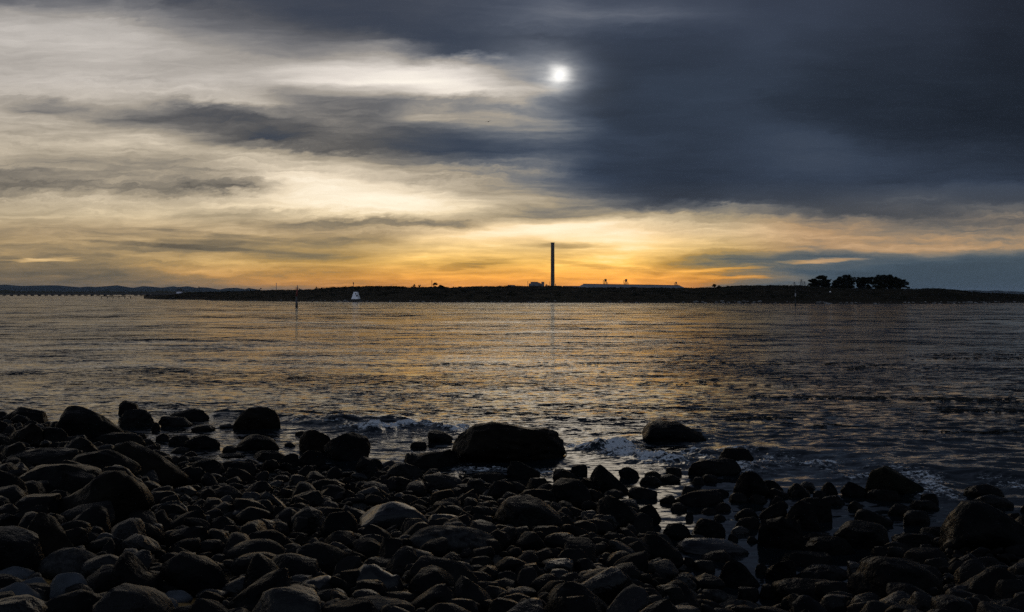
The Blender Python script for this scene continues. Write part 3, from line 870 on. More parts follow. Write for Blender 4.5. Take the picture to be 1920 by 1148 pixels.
def shore_rocks():
    VV, FF, base = [], [], 0; r = np.random.default_rng(31)
    protos = [rock_shape(7000 + k, 2, 'sharp') for k in range(8)]
    spans = [(300, 1920, 150, .35), (1310, 1440, 14, .4), (1530, 1560, 6, .5), (1700, 1800, 14, .35), (1780, 1850, 20, .45), (590, 690, 24, .4)]
    for x0, x1, n, sz in spans:
        for _ in range(n):
            px = r.uniform(x0, x1); s = np.interp(px, SP, SD); d = s + r.uniform(-1, 18); z = float(spit_height(np.array([px]), np.array([d]))[0][0])
            P, Fc = protos[r.integers(8)]; k = sz * r.uniform(.4, 1.3)
            VV.append(P * np.array([k * 1.6, k, k * .5]) + np.array([X(px, d), d, max(z, -.1) + k * .15])); FF.append(Fc + base); base += len(P)
    tag(link('far_shore_rocks', np_mesh('far_shore_rocks', np.vstack(VV), np.vstack(FF)), M['pale_rock']), 'scattered pale and dark rocks along the far waterline', 'rocks', kind='stuff')
shore_rocks()

# ------------------------------------------------------------------ far hills and far shore
def ridge(name, pts, d, depth, kind='structure', mat='hill', base_z=-5):
    px = np.array([p[0] for p in pts], float); py = np.array([p[1] for p in pts], float)
    xs = np.arange(px[0], px[-1] + .1, 2.0); vs = np.linspace(0, 1, 12)
    gp, gv = np.meshgrid(xs, vs)
    top = EYE + (HY - np.interp(gp, px, py)) / F * d
    prof = np.sin(gv * math.pi / 2) ** .8
    dd = d - depth * (1 - gv)
    z = base_z + (top - base_z) * prof
    P = np.stack([((gp - CX) / F * dd).ravel(), dd.ravel(), z.ravel()], 1)
    sc = d / 18000.
    P[:, 2] += (snoise(P / (900 * sc), 51, 1.2, 3) * 9 * sc * (np.sin(gv.ravel() * math.pi)))
    back = P[-len(xs):].copy(); back[:, 1] += depth * .6; back[:, 2] = base_z
    P = np.vstack([P, back]); ny = len(vs) + 1; nx = len(xs)
    i = np.arange(nx * (ny - 1)).reshape(ny - 1, nx)[:, :-1].ravel()
    return tag(link(name, np_mesh(name, P, np.stack([i, i + 1, i + nx + 1, i + nx], 1)), M[mat]), kind=kind)
ridge('hills', [(-260, 538), (-150, 534), (-60, 536), (0, 535), (10, 534.2), (40, 536.6), (95, 535.2), (110, 535.6), (150, 539), (165, 537.4), (178, 538.4), (190, 537.5), (208, 536.2), (220, 535.2), (228, 537), (250, 540), (268, 536.9), (280, 537.5),
                (302, 539.9), (318, 538), (326, 537.2), (332, 538.6), (352, 536.8), (360, 538.3), (368, 540.5), (375, 538.8), (388, 539.2), (400, 542), (412, 542.8), (424, 540.5), (445, 539.8), (452, 542.8), (460, 542.5), (466, 540), (474, 543.5), (482, 545), (530, 545.5), (556, 544.5), (564, 542.6), (575, 545), (620, 547), (660, 551)], 20000, 5000)
ridge('hills', [(1700, 549), (1760, 547), (1790, 545.8), (1830, 545.1), (1850, 546.4), (1870, 544.9), (1885, 546.9), (1897, 546.2), (1920, 547.8), (1980, 546), (2100, 548), (2300, 551)], 20000, 5000)
ridge('far_shore', [(-500, 545.5), (-20, 545.2), (0, 544.8), (8, 543.6), (20, 544.6), (26, 546), (60, 546.4), (100, 546.2), (106, 546.7), (180, 547), (188, 546.2), (195, 545.8), (206, 545.6), (210, 546.8), (221, 546.4), (228, 547), (262, 546.6), (267, 545.8), (273, 546.8), (290, 547), (299, 544.9), (306, 546.4), (313, 545.4), (322, 546.4), (330, 547), (420, 547.6), (470, 547.8), (620, 548)], 3400, 200, mat='scrub')

# ------------------------------------------------------------------ trees on the spit
def branch_tree(name, label, px, base_py, d, ells_px, trunk_w, seed, n=3000, leaf=.3, group=None, lean=0.0, limbs=5):
    root = empty(name, (X(px, d), d, Z(base_py, d) - .15), label, 'tree', group)
    r = random.Random(seed); k = d / F
    tr = MB(); base = Vector(W(px, base_py, d)) - Vector((0, 0, .3))
    ells = []
    for ex, ey, rx, ry in ells_px:
        dy = r.uniform(-.5, .5) * rx * k
        ells.append((X(ex, d), d + dy, Z(ey, d), rx * k, rx * k * .9, ry * k))
    cx = sum(e[0] for e in ells) / len(ells); cz = sum(e[2] for e in ells) / len(ells)
    fork = base.lerp(Vector((cx, d, cz)), .45); 
    tr.tube(base, fork, trunk_w, trunk_w * .7, 7)
    for e in ells:
        mid = fork.lerp(Vector(e[:3]), .55) + Vector((r.gauss(0, .1), r.gauss(0, .1), r.gauss(0, .1))) * trunk_w * 3
        tr.tube(fork, mid, trunk_w * .6, trunk_w * .35, 5); tr.tube(mid, e[:3], trunk_w * .35, trunk_w * .1, 5)
    tr.build('trunk', M['bark'], root, True)
    small = []
    for e in ells:                                   # each limb carries a handful of separate sprays
        for _ in range(9):
            a = r.uniform(0, 6.28); q = r.uniform(.35, .95); h = r.uniform(-.7, .85)
            s = r.uniform(.34, .55)
            small.append((e[0] + e[3] * q * math.cos(a), e[1] + e[4] * q * math.sin(a), e[2] + e[5] * h, e[3] * s, e[4] * s, e[5] * s * .8))
    V, Fq = leaf_cloud(small + [(e[0], e[1], e[2], e[3] * .85, e[4] * .85, e[5] * .85) for e in ells], int(n * 2.2), leaf, seed)
    link('crown', np_mesh('crown', V, Fq, False), M['leaf'], root)
    return root
G = 'wind-shaped trees on the far spit'
branch_tree('cypress_tree', 'dark spreading tree with visible forked trunk, leftmost of the big clump', 1537, 541, 600,
            [(1536, 521, 8, 4), (1526, 527, 8, 4.5), (1545, 522, 6, 4.5), (1534, 530, 9, 4.5), (1520, 534, 5, 2.5), (1544, 529, 5, 4), (1524, 536, 5, 2.5), (1530, 534, 8, 4), (1541, 535, 4, 5), (1532, 539, 7, 2.5)], .42, 1, 6000, .34, G)
branch_tree('cypress_tree', 'short dark bushy tree tucked in right of the forked-trunk tree', 1550, 541, 615,
            [(1550, 530, 6, 5), (1553, 535, 5, 4.5), (1546, 536, 4, 4), (1555, 527, 3, 3), (1550, 539, 8, 3)], .3, 2, 3500, .32, G)
branch_tree('cypress_tree', 'tall dark tree rising to a point with branch reaching right', 1580, 541.5, 600,
            [(1586, 520, 7, 4.5), (1576, 524, 9, 5), (1568, 530, 9, 5), (1582, 530, 12, 6), (1596, 524, 8, 3.5), (1600, 521.5, 4, 1.6), (1594, 531, 7, 5), (1566, 536, 8, 5), (1585, 537, 14, 5), (1572, 538, 12, 4), (1595, 538, 8, 3.5), (1580, 526, 10, 5)], .5, 3, 9000, .34, G)
branch_tree('cypress_tree', 'lower flat-topped dark tree with sky gaps under its crown', 1618, 541.8, 610,
            [(1613, 524, 8, 4), (1624, 525, 8, 4), (1631, 522.5, 5, 3), (1610, 530, 7, 4.5), (1622, 530, 9, 3.5), (1606, 527, 4, 3), (1632, 529, 5, 4), (1614, 537, 5, 3), (1629, 537, 5, 3.5), (1620, 539.5, 12, 2), (1616, 533, 7, 4), (1609, 535, 4, 4)], .4, 4, 6000, .34, G)
branch_tree('cypress_tree', 'broadest dark rounded tree in the middle of the clump', 1655, 542.2, 600,
            [(1654, 520, 11, 4.5), (1667, 519, 9, 4), (1644, 524, 9, 5), (1660, 527, 14, 6), (1674, 524, 7, 5), (1640, 531, 8, 5), (1655, 535, 14, 6), (1672, 533, 10, 7), (1680, 522, 3.5, 3), (1650, 538, 16, 4), (1668, 538, 12, 4.5), (1648, 528, 10, 6), (1666, 524, 10, 5)], .55, 5, 11000, .34, G)
branch_tree('cypress_tree', 'wind-swept dark tree at right end with branches trailing right', 1688, 542.6, 595,
            [(1684, 526, 8, 4.5), (1692, 528, 7, 4), (1698, 530, 5, 2.6), (1690, 534, 7, 3), (1700, 533, 4.5, 1.6), (1684, 534, 7, 5), (1703, 539.6, 3.5, 1.2), (1697, 537.5, 5, 1.6), (1682, 539, 7, 3), (1688, 531, 8, 4), (1684, 536, 7, 4)], .36, 6, 5500, .32, G)
G2 = 'small trees on the spit skyline'
branch_tree('small_tree', 'small umbrella-crowned tree beside the power pole', 815, 540, 900, [(815, 532.2, 2.6, 2.2), (818.5, 533.5, 1.6, 1.6), (812.5, 534.5, 1.4, 1), (815.5, 537.5, 2.4, 1.2)], .2, 11, 500, .4, G2)
branch_tree('small_tree', 'low rounded bushy tree right of the umbrella-crowned tree', 827, 540.3, 900, [(826, 536, 3.2, 1.7), (830, 537.5, 2.6, 1.6), (823.5, 537.2, 1.6, 1.2), (828, 539, 4, 1)], .2, 12, 700, .4, G2)
branch_tree('small_tree', 'small tufted tree left of the power pole, farther one', 776.5, 540, 900, [(776.8, 534.5, 1.2, 1.3), (774.4, 536.3, 1.1, .9), (778, 536, .9, .8), (776.4, 537.5, 1.2, .8)], .15, 13, 220, .36, G2)
branch_tree('small_tree', 'thin ragged tree just left of the power pole', 786.5, 540, 900, [(785.4, 535.5, .9, 1.2), (787.8, 535, .8, 1.2), (786.5, 537.6, 1.6, 1.4)], .15, 14, 220, .36, G2)
branch_tree('small_tree', 'small ragged tree right of the channel marker', 593, 544, 800, [(592.8, 539, .9, 1.4), (594.6, 540.6, .8, 1.2), (591.8, 541.8, 1.2, .9)], .14, 15, 200, .32, G2)
branch_tree('small_tree', 'tiny bushy tree on the skyline left of the pale pole', 488.5, 546.5, 800, [(489, 541.2, 1.0, 1.2), (486.6, 543.4, 1.0, 1), (488, 545, .8, .8)], .12, 16, 180, .3, G2)
branch_tree('small_tree', 'small leaning tree on the rise right of the long shed', 1339, 540.5, 800, [(1339.5, 534.4, 2.4, 1.8), (1342, 534.8, 1.2, 1.4), (1336.4, 536.6, 1.2, 1.2), (1339.6, 537.6, 2, 1.2)], .2, 17, 500, .36, G2)
branch_tree('small_tree', 'low round bush beside the leaning tree', 1348, 540.5, 800, [(1348, 537.4, 2.8, 1.8), (1351, 538.4, 2, 1.6), (1346, 539, 2.6, 1.2)], .2, 18, 500, .36, G2)

# ------------------------------------------------------------------ smelter: chimney, buildings, sheds
def chimney():
    d = 2700; x = X(1036.2, d); z0 = 2.0; top = Z(455, d)
    r = empty('chimney', (x, d, z0), 'tall slender concrete chimney standing on the skyline', 'chimney')
    mb = MB(); h = top - z0
    mb.lathe((x, d, z0), [(5.5, 0), (5.25, h * .2), (5.0, h * .6), (4.8, h - 2), (4.8, h)], 40); mb.build('shaft', M['concrete'], r, True)
    mb = MB(); mb.lathe((x, d, top - 2.6), [(4.9, 0), (5.5, .5), (5.5, 2.2), (5.1, 2.65)], 40); mb.build('rim', M['dark_concrete'], r)
    for py, rad in ((488, 5.7), (521.5, 5.9)):
        mb = MB(); zc = Z(py, d); mb.lathe((x, d, zc), [(4.6, -.6), (rad, -.5), (rad, .15), (4.6, .3)], 40)
        for k in range(20):
            a = k * math.pi / 10; mb.tube((x + rad * math.cos(a), d + rad * math.sin(a), zc), (x + rad * math.cos(a), d + rad * math.sin(a), zc + 1.1), .06, n=4)
        mb.build('walkway', M['dark_metal'], r)
    mb = MB(); mb.box((x + 1.0, d - 5.1, Z(466, d)), (1.6, .8, 4.0)); mb.build('lamp_housing', M['dark_metal'], r)
    mb = MB()
    for k in range(2): mb.tube((x - 1.6 + k * .7, d - 5.7, z0), (x - 1.6 + k * .7, d - 5.3, top - 3), .12, n=5)
    mb.build('ladder', M['dark_metal'], r)
chimney()

def block(mb, x0, x1, y0, y1, d, depth):
    mb.box(((X(x0, d) + X(x1, d)) / 2, d + depth / 2, (Z(y0, d) + Z(y1, d)) / 2), (X(x1, d) - X(x0, d), depth, Z(y0, d) - Z(y1, d)))
def outline(pts, d, depth):
    mb = MB(); mb.prism([(X(a, d), Z(b, d)) for a, b in pts], depth, d); return mb
def plant():
    d = 2600
    r = empty('plant_building', (X(1005, d), d, 3), 'boxy grey plant building with stepped roof left of the chimney', 'building')
    outline([(992, 545), (992, 531.5), (995.4, 531.5), (995.4, 529), (1008, 529), (1014.2, 531.4), (1015, 533), (1015, 545)], d, 40).build('wall', M['wall_sheet'], r)
    mb = MB(); block(mb, 995, 1008.4, 528.6, 529.1, d - 1, 42); mb.build('roof', M['dark_metal'], r)
    mb = MB(); block(mb, 1015.3, 1020.5, 528.6, 545, d - 4, 14); mb.build('tower', M['wall_sheet'], r)
    mb = MB(); block(mb, 1000.5, 1001.4, 533, 538, d - 1.2, 1); block(mb, 1010, 1014.5, 533.5, 536, d - 1.2, 1); mb.build('louvre', M['dark_metal'], r)
    d2 = 2590
    p = empty('vent_pipe', (X(989.5, d2), d2, 3), 'thin upright vent pipe beside the stepped plant building', 'pipe')
    mb = MB(); mb.tube(W(989.5, 545, d2), W(989.5, 528, d2), .5, .5, 8); mb.build('pipe', M['dark_metal'], p)
    mb = MB(); mb.lathe(W(989.5, 528.4, d2), [(.75, 0), (.75, .8), (.5, 1.1)], 10); mb.build('cowl', M['dark_metal'], p)
    c = empty('conveyor', (X(1025, d), d, 3), 'sloping conveyor housing between plant building and chimney', 'conveyor')
    outline([(1022.3, 545), (1022.3, 536.5), (1023.6, 533.2), (1025.4, 533.2), (1025.8, 545)], d, 8).build('head_house', M['dark_metal'], c)
    outline([(1025.2, 533.8), (1031, 536), (1031, 537.2), (1025.2, 535)], d + 1, 5).build('gantry', M['dark_metal'], c)
    m2 = MB(); m2.tube(W(1030.4, 545, d), W(1030.4, 528.4, d), .4, .4, 6)
    pp = empty('mast', (X(1030.4, d), d, 3), 'thin dark mast close against the left side of the chimney', 'mast'); m2.build('pole', M['dark_metal'], pp)
    m2 = MB(); block(m2, 1030.0, 1030.8, 528.2, 529.2, d - .6, 1.2); m2.build('lamp_head', M['dark_metal'], pp)
    d3 = 2560
    a = empty('low_building', (X(957, d3), d3, 3), 'low hip-roofed building on the skyline well left of the chimney', 'building')
    outline([(945, 545), (945, 537.2), (952.4, 535.6), (967, 535.8), (969.6, 537.2), (969.6, 545)], d3, 30).build('wall', M['wall_sheet'], a)
    outline([(951.4, 535.8), (952.4, 534.4), (965, 534.7), (966.4, 535.9)], d3 - .5, 31).build('roof', M['dark_metal'], a)
    b = empty('low_building', (X(1046, d3), d3, 3), 'low dark flat building at the foot of the chimney, right side', 'building')
    outline([(1040, 545), (1040, 535.8), (1052, 535.9), (1055, 537.6), (1055, 545)], d3, 30).build('wall', M['dark_concrete'], b)
    mb = MB(); block(mb, 1041.2, 1042.4, 532.6, 535.8, d3 + 2, 4); mb.build('roof_vent', M['dark_metal'], b)
plant()

def long_shed(name, label, A, B, half, ridge_z, eave_z, hip):
    A, B = Vector(A), Vector(B); u = (B - A).normalized(); n = Vector((u.y, -u.x, 0))      # n faces the viewer
    r = empty(name, (A.x, A.y, 2), label, 'shed')
    def P(p, off, z): q = p + n * off; return (q.x, q.y, z)
    a2, b2 = A + u * hip, B - u * hip
    mb = MB()
    e = half + 1.2
    mb.add([P(A, e, eave_z), P(B, e, eave_z), P(b2, 0, ridge_z), P(a2, 0, ridge_z), P(A, -e, eave_z), P(B, -e, eave_z)],
           [(0, 1, 2, 3), (4, 3, 2, 5), (0, 3, 4), (1, 5, 2), (0, 4, 5, 1)])
    mb.build('roof', M['roof_sheet'], r)
    mb = MB(); mb.add([P(p, s * half, z) for z in (2, eave_z - .3) for p, s in ((A, 1), (B, 1), (B, -1), (A, -1))],
                      [(0, 1, 5, 4), (1, 2, 6, 5), (2, 3, 7, 6), (3, 0, 4, 7), (3, 2, 1, 0), (4, 5, 6, 7)])
    mb.build('wall', M['wall_sheet'], r)
    mb = MB(); mb.tube(P(a2, 0, ridge_z + .3), P(b2, 0, ridge_z + .3), .8, n=6); mb.build('ridge_vent', M['dark_metal'], r)
    return r
long_shed('long_shed', 'very long grey shed with a pale sloping roof right of the chimney', (X(1090, 2490), 2490, 0), (X(1277, 2900), 2900, 0), 26, 27.6, 15.0, 9)
long_shed('low_shed', 'lower grey-roofed shed joined to the left end of the long shed', (X(1052, 2500), 2500, 0), (X(1093, 2540), 2540, 0), 22, 22.3, 14, 6)

def rooftop_tower(label, px, y0, y1, d, k=1.0):
    r = empty('loading_tower', (X(px, d), d, 4), label, 'tower', 'towers along the long shed')
    s = d / F
    def w(x, y, dy=0): return (X(px + x * k, d), d + dy, Z(y1 - (y1 - y0) * y, d))
    mb = MB()
    for x in (-1.0, 2.6):
        for dy in (-3, 3): mb.tube(w(x, -1.2, dy), w(x, .6, dy), .45 * k, .4 * k, 6)
    mb.tube(w(-1, 0), w(2.6, .5), .35, n=5); mb.tube(w(2.6, 0), w(-1, .5), .35, n=5); mb.build('frame', M['dark_metal'], r)
    mb = MB(); mb.lathe(w(.9, .52), [(2.0 * k, 0), (3.1 * k, 2.4 * k), (3.1 * k, 6.4 * k), (2.3 * k, 7.4 * k)], 16); mb.build('hopper', M['dark_metal'], r, True)
    mb = MB(); pts = [w(-1.6 - 1.9 * math.sin(t), .48 - .42 * math.cos(t)) for t in np.linspace(.3, 2.8, 10)]
    for p, q in zip(pts, pts[1:]): mb.tube(p, q, .7 * k, n=6)
    mb.build('curved_duct', M['dark_metal'], r)
    mb = MB(); mb.tube(w(2.6, .3), w(5, .3), .5 * k, n=6); mb.tube(w(4.9, .36), w(4.9, -.1), .75 * k, .5 * k, 6); mb.build('spout', M['dark_metal'], r)
rooftop_tower('dark steel tower with curved duct, left of the pair above the long shed', 1134.5, 524.3, 533.2, 2600)
rooftop_tower('dark steel tower with curved duct, right of the pair above the long shed', 1173, 524.3, 533.4, 2690)
rooftop_tower('small dark steel tower at the far right end of the long shed', 1267, 529.6, 535.3, 2870, .75)

# ------------------------------------------------------------------ beacons, poles and pylons
def white_beacon():
    d = 442; x, z0 = X(667.3, d), Z(560.8, d)
    r = empty('white_beacon', (x, d, z0), 'white truncated pyramid beacon standing on the far shore', 'beacon')
    k = d / F; H = 13.3 * k; b, t = 6.5 * k, 3.2 * k
    def ring(h, e=0.0, rot=-.22):
        s = b + (t - b) * h / H + e
        return [(x + s * (cx * math.cos(rot) - cy * math.sin(rot)), d + s * (cx * math.sin(rot) + cy * math.cos(rot)), z0 + h) for cx, cy in ((-1, -1), (1, -1), (1, 1), (-1, 1))]
    mb = MB(); mb.add(ring(0) + ring(H), [(3, 2, 1, 0), (4, 5, 6, 7), (0, 1, 5, 4), (1, 2, 6, 5), (2, 3, 7, 6), (3, 0, 4, 7)]); mb.build('cladding', M['white_paint'], r)
    mb = MB()                                                        # weathered battens between the boards
    for h in np.linspace(.12, .92, 8) * H:
        A = ring(h, .015); B = ring(h + .03, .015); mb.add(A + B, [(0, 1, 5, 4), (1, 2, 6, 5), (2, 3, 7, 6), (3, 0, 4, 7)])
    mb.build('batten', M['pale_metal'], r)
    for fx, fh, w, hh in ((.55, .62, .25, .22), (.72, .36, .34, .2)):
        mb = MB(); A = ring(fh * H, .03); B = ring((fh + hh) * H, .03)
        def on(q, f): return tuple(Vector(q[0]).lerp(Vector(q[1]), f))
        mb.add([on(A, fx), on(A, fx + w), on(B, fx + w), on(B, fx)], [(0, 1, 2, 3)])
        A2 = ring(fh * H, .0); B2 = ring((fh + hh) * H, .0)
        mb.add([on(A2, fx), on(A2, fx + w), on(B2, fx + w), on(B2, fx)], [(3, 2, 1, 0)])
        mb.build('dark_hatch', M['black'], r)
    mb = MB(); mb.box((x, d, z0 - .35), (b * 2.3, b * 2.3, .7), -.22); mb.build('plinth', M['dark_concrete'], r)
white_beacon()

def slatted_beacon():
    d = 950; x, z0 = X(337, d), Z(550.6, d); k = d / F
    r = empty('slatted_beacon', (x, d, z0), 'far beacon with white skirt and dark open slatted top', 'beacon')
    mb = MB(); b, m_, t = 5.2 * k, 3.9 * k, 2.3 * k
    def ring(s, h): return [(x + s * a, d + s * c, z0 + h) for a, c in ((-1, -1), (1, -1), (1, 1), (-1, 1))]
    H1, H2 = 3.4 * k, 9.6 * k
    box6 = [(3, 2, 1, 0), (4, 5, 6, 7), (0, 1, 5, 4), (1, 2, 6, 5), (2, 3, 7, 6), (3, 0, 4, 7)]
    mb.add(ring(b, 0) + ring(m_, H1), box6); mb.build('skirt', M['weathered_white'], r)
    A, B = ring(m_ * .97, H1), ring(t, H2)
    mb = MB()
    for p, q in zip(A, B): mb.tube(p, q, .16, .12, 6)
    mb.build('corner_posts', M['timber'], r)
    mb = MB()
    for h in np.linspace(.05, .95, 9):
        R = [tuple(Vector(p).lerp(Vector(q), h)) for p, q in zip(A, B)]
        for i in range(4): mb.tube(R[i], R[(i + 1) % 4], .13, n=4)
    mb.build('slats', M['timber'], r)
    mb = MB(); mb.tube((x + .6 * k, d, z0 + H2 - .5), (x + .6 * k, d, z0 + H2 + 1.3 * k), .12, n=6); mb.build('top_pole', M['dark_metal'], r)
slatted_beacon()

def marker_left():
    d = EYE * F / (575.5 - HY); k = d / F; x = X(556, d)
    r = empty('channel_marker', (x, d, 0), 'tall thin rust-red channel marker pole with a crossbar standing in the water', 'marker')
    mb = MB(); mb.tube((x, d, -1.5), (x + .02, d, Z(556, d)), .34, .29, 10); mb.build('lower_pile', M['dark_metal'], r, True)
    mb = MB(); mb.tube((x + .02, d, Z(556, d)), (x + .22, d, Z(539, d)), .27, .17, 10); mb.build('pole', M['rust_red'], r, True)
    mb = MB(); mb.tube((x + .22, d, Z(539, d)), (x + .22, d, Z(535.8, d)), .08, .06, 8); mb.lathe((x + .22, d, Z(536.8, d)), [(.12, 0), (.12, .16), (.06, .22)], 10); mb.build('lamp', M['dark_metal'], r)
    mb = MB(); mb.tube(W(553.6, 540.2, d), W(558.8, 540.0, d), .05, n=6); mb.tube(W(558.6, 540, d), W(562.4, 542.2, d), .05, n=6); mb.tube(W(553.6, 540.2, d), W(553.6, 545, d), .04, n=6); mb.build('crossbar', M['dark_metal'], r)
    mb = MB(); mb.box(W(562.2, 542.8, d), (.34, .12, .3), 0); mb.build('sign_plate', M['dark_metal'], r)
    mb = MB(); mb.lathe((x, d, .0), [(.38, -.3), (.42, .1), (.36, .28), (.26, .34)], 12); mb.build('collar', M['black'], r)
marker_left()
def marker_right():
    d = EYE * F / (572.8 - HY); x = X(1491.3, d)
    r = empty('channel_marker', (x, d, 0), 'short dark channel marker post near the far shore at right', 'marker')
    mb = MB(); mb.tube((x, d, -1.5), (x, d, Z(562, d)), .2, .18, 10); mb.build('lower_pile', M['black'], r, True)
    mb = MB(); mb.tube((x, d, Z(562, d)), (x, d, Z(546.5, d)), .13, .11, 10); mb.build('pole', M['dark_metal'], r, True)
    mb = MB(); mb.lathe((x, d, Z(556, d)), [(.2, 0), (.2, .9), (.12, 1.0)], 10); mb.build('pale_band', M['pale_metal'], r)
    mb = MB(); mb.lathe((x, d, Z(546.6, d)), [(.16, 0), (.16, .3), (.05, .45)], 10); mb.build('lamp', M['dark_metal'], r)
marker_right()

def pole(name, label, cat, px, y0, y1, d, w, mat, extra):
    x = X(px, d); r = empty(name, (x, d, Z(y1, d) - .5), label, cat)
    mb = MB(); mb.tube((x, d, Z(y1, d) - .6), (x, d, Z(y0, d)), w, w * .75, 8); mb.build('pole', M[mat], r, True)
    for nm, prims in extra.items():
        mb = MB()
        for p in prims:
            if p[0] == 'box': mb.box(W(p[1], p[2], d), p[3])
            else: mb.tube(W(p[1], p[2], d), W(p[3], p[4], d), p[5], n=6)
        mb.build(nm, M[mat], r)
    return r
pole('marker_pole', 'dark pole with a small square head right of the slatted beacon', 'pole', 373, 537.6, 551, 900, .26, 'timber', {'head': [('box', 373, 538.2, (.9, .5, .6))], 'bracket': [('tube', 372.2, 540, 373.8, 540, .1)]})
pole('pale_pole', 'tall pale pole standing alone on the far skyline', 'pole', 518, 531.3, 546, 1000, .34, 'pale_metal', {'cap': [('box', 518, 531.2, (.9, .9, .35))]})
pole('daymark_pole', 'dark pole with a thicker head rising behind the white beacon', 'pole', 662.6, 530, 550, 540, .13, 'timber', {'daymark': [('box', 662.6, 531.6, (.42, .3, 1.2))], 'lamp': [('box', 662.6, 529.6, (.16, .16, .3))]})
pole('power_pole', 'thin power pole with crossarms beside the umbrella-crowned tree', 'power pole', 809.6, 525.2, 541, 950, .2, 'timber',
     {'crossarm': [('tube', 808.2, 529.2, 811.2, 529.0, .12), ('tube', 808.6, 527.2, 810.8, 527.1, .1)], 'insulator': [('box', 808.4, 528.7, (.2, .2, .4)), ('box', 811, 528.6, (.2, .2, .4))]})

def pylon(label, px, y0, y1, d, wide):
    x = X(px, d); r = empty('power_pylon', (x, d, Z(y1, d)), label, 'pylon', 'lattice power pylons')
    zb, zt = Z(y1, d) - 2, Z(y0, d); b = 3.6; mb = MB()
    lv = np.linspace(0, 1, 7)
    for i in range(6):
        s0, s1 = b * (1 - .85 * lv[i]), b * (1 - .85 * lv[i + 1]); z0, z1 = zb + (zt - zb) * lv[i], zb + (zt - zb) * lv[i + 1]
        C0 = [(x + s0 * a, d + s0 * c, z0) for a, c in ((-1, -1), (1, -1), (1, 1), (-1, 1))]; C1 = [(x + s1 * a, d + s1 * c, z1) for a, c in ((-1, -1), (1, -1), (1, 1), (-1, 1))]
        for k in range(4):
            mb.tube(C0[k], C1[k], .24, n=4); mb.tube(C0[k], C1[(k + 1) % 4], .13, n=4); mb.tube(C0[(k + 1) % 4], C1[k], .13, n=4)
    mb.build('lattice', M['dark_metal'], r)
    for f in (.62, .78, .93):
        mb = MB(); zc = zb + (zt - zb) * f; w = wide * (1.15 - f * .5)
        mb.tube((x - w, d, zc), (x + w, d, zc), .2, n=4); mb.tube((x - w, d, zc), (x, d, zc + 2), .14, n=4); mb.tube((x + w, d, zc), (x, d, zc + 2), .14, n=4); mb.build('crossarm', M['dark_metal'], r)
pylon('faint lattice power pylon, tallest of the three left of the dark trees', 1502.5, 524, 539, 2400, 9)
pylon('faint lattice power pylon, smallest and leftmost of the three', 1489.5, 529, 538.5, 2900, 7)
pylon('faint lattice power pylon, rightmost of the three beside the trees', 1508.5, 528, 539, 2700, 7)

def sign_board():
    d = 440; r = empty('shore_sign', (X(1556.5, d), d, Z(549.5, d)), 'small blank white signboard on posts below the dark trees', 'sign')
    mb = MB(); mb.box(W(1556.5, 547.2, d), (.62, .05, .42)); mb.build('board', M['white_paint'], r)
    for px in (1555.6, 1557.4):
        mb = MB(); mb.tube(W(px, 551, d), W(px, 548.1, d), .04, n=6); mb.build('post', M['timber'], r)
sign_board()
def hut():
    d = 900; r = empty('small_hut', (X(1365, d), d, Z(540, d)), 'tiny dark hut with two uprights on the skyline right of leaning tree', 'hut')
    mb = MB(); block(mb, 1363.6, 1366.2, 536.2, 541, d, 3); mb.build('wall', M['dark_concrete'], r)
    mb = MB(); block(mb, 1363.4, 1366.4, 535.6, 536.2, d - .3, 3.6); mb.build('roof', M['dark_metal'], r)
hut()

# ------------------------------------------------------------------ bridge and ruined jetty
def bridge():
    def D(px): return 1640 - px * .45
    r = empty('road_bridge', (X(100, D(100)), D(100), 0), 'long low road bridge on many short piers at far left', 'bridge')
    px0, px1 = -420, 330
    A = Vector((X(px0, D(px0)), D(px0), 0)); B = Vector((X(px1, D(px1)), D(px1), 0)); u = (B - A).normalized(); n = Vector((-u.y, u.x, 0))
    def slab(z0, z1, off0, off1, name, mat):
        mb = MB(); vs = [tuple(p + n * o + Vector((0, 0, z))) for z in (z0, z1) for p, o in ((A, off0), (B, off0), (B, off1), (A, off1))]
        mb.add(vs, [(3, 2, 1, 0), (4, 5, 6, 7), (0, 1, 5, 4), (1, 2, 6, 5), (2, 3, 7, 6), (3, 0, 4, 7)]); return mb.build(name, M[mat], r)
    slab(2.1, 3.6, -4, 4, 'deck', 'dark_concrete'); slab(3.6, 4.7, -4.05, -3.8, 'parapet', 'dark_concrete'); slab(3.6, 4.7, 3.8, 4.05, 'parapet', 'dark_concrete')
    for px in [-120, -107, -94, -81, -68, -56, -43, -30, -17, -5, 8, 21.5, 34.5, 48, 60.5, 73.5, 86, 98.5, 111.5, 123.5, 136, 148.5, 160.5, 172.5, 184.3, 197, 208.5, 231.5, 254.5, 265.5, 277, 288.5, 299]:
        d = D(px); x = X(px, d); mb = MB(); wide = random.random() < .5
        for o in ((-.9, .9) if not wide else (-.7, .7)):
            mb.tube((x + o, d - 2, -2), (x + o, d - 2, 2.0), .62 if not wide else .8, n=8); mb.tube((x + o + .6, d + 2, -2), (x + o + .6, d + 2, 2.0), .6, n=8)
        mb.box((x + .2, d, 1.85), (3.6, 7, .5)); mb.build('pier', M['dark_concrete'], r)
    for px in (24, 62, 113, 162, 210, 256, 283, 300):
        d = D(px); mb = MB(); x = X(px, d); mb.tube((x, d + 3.4, 3.5), (x, d + 3.4, 11.5), .1, .07, 6); mb.tube((x, d + 3.4, 11.5), (x, d + 1.6, 11.9), .07, n=5); mb.build('lamp_post', M['dark_metal'], r)
bridge()
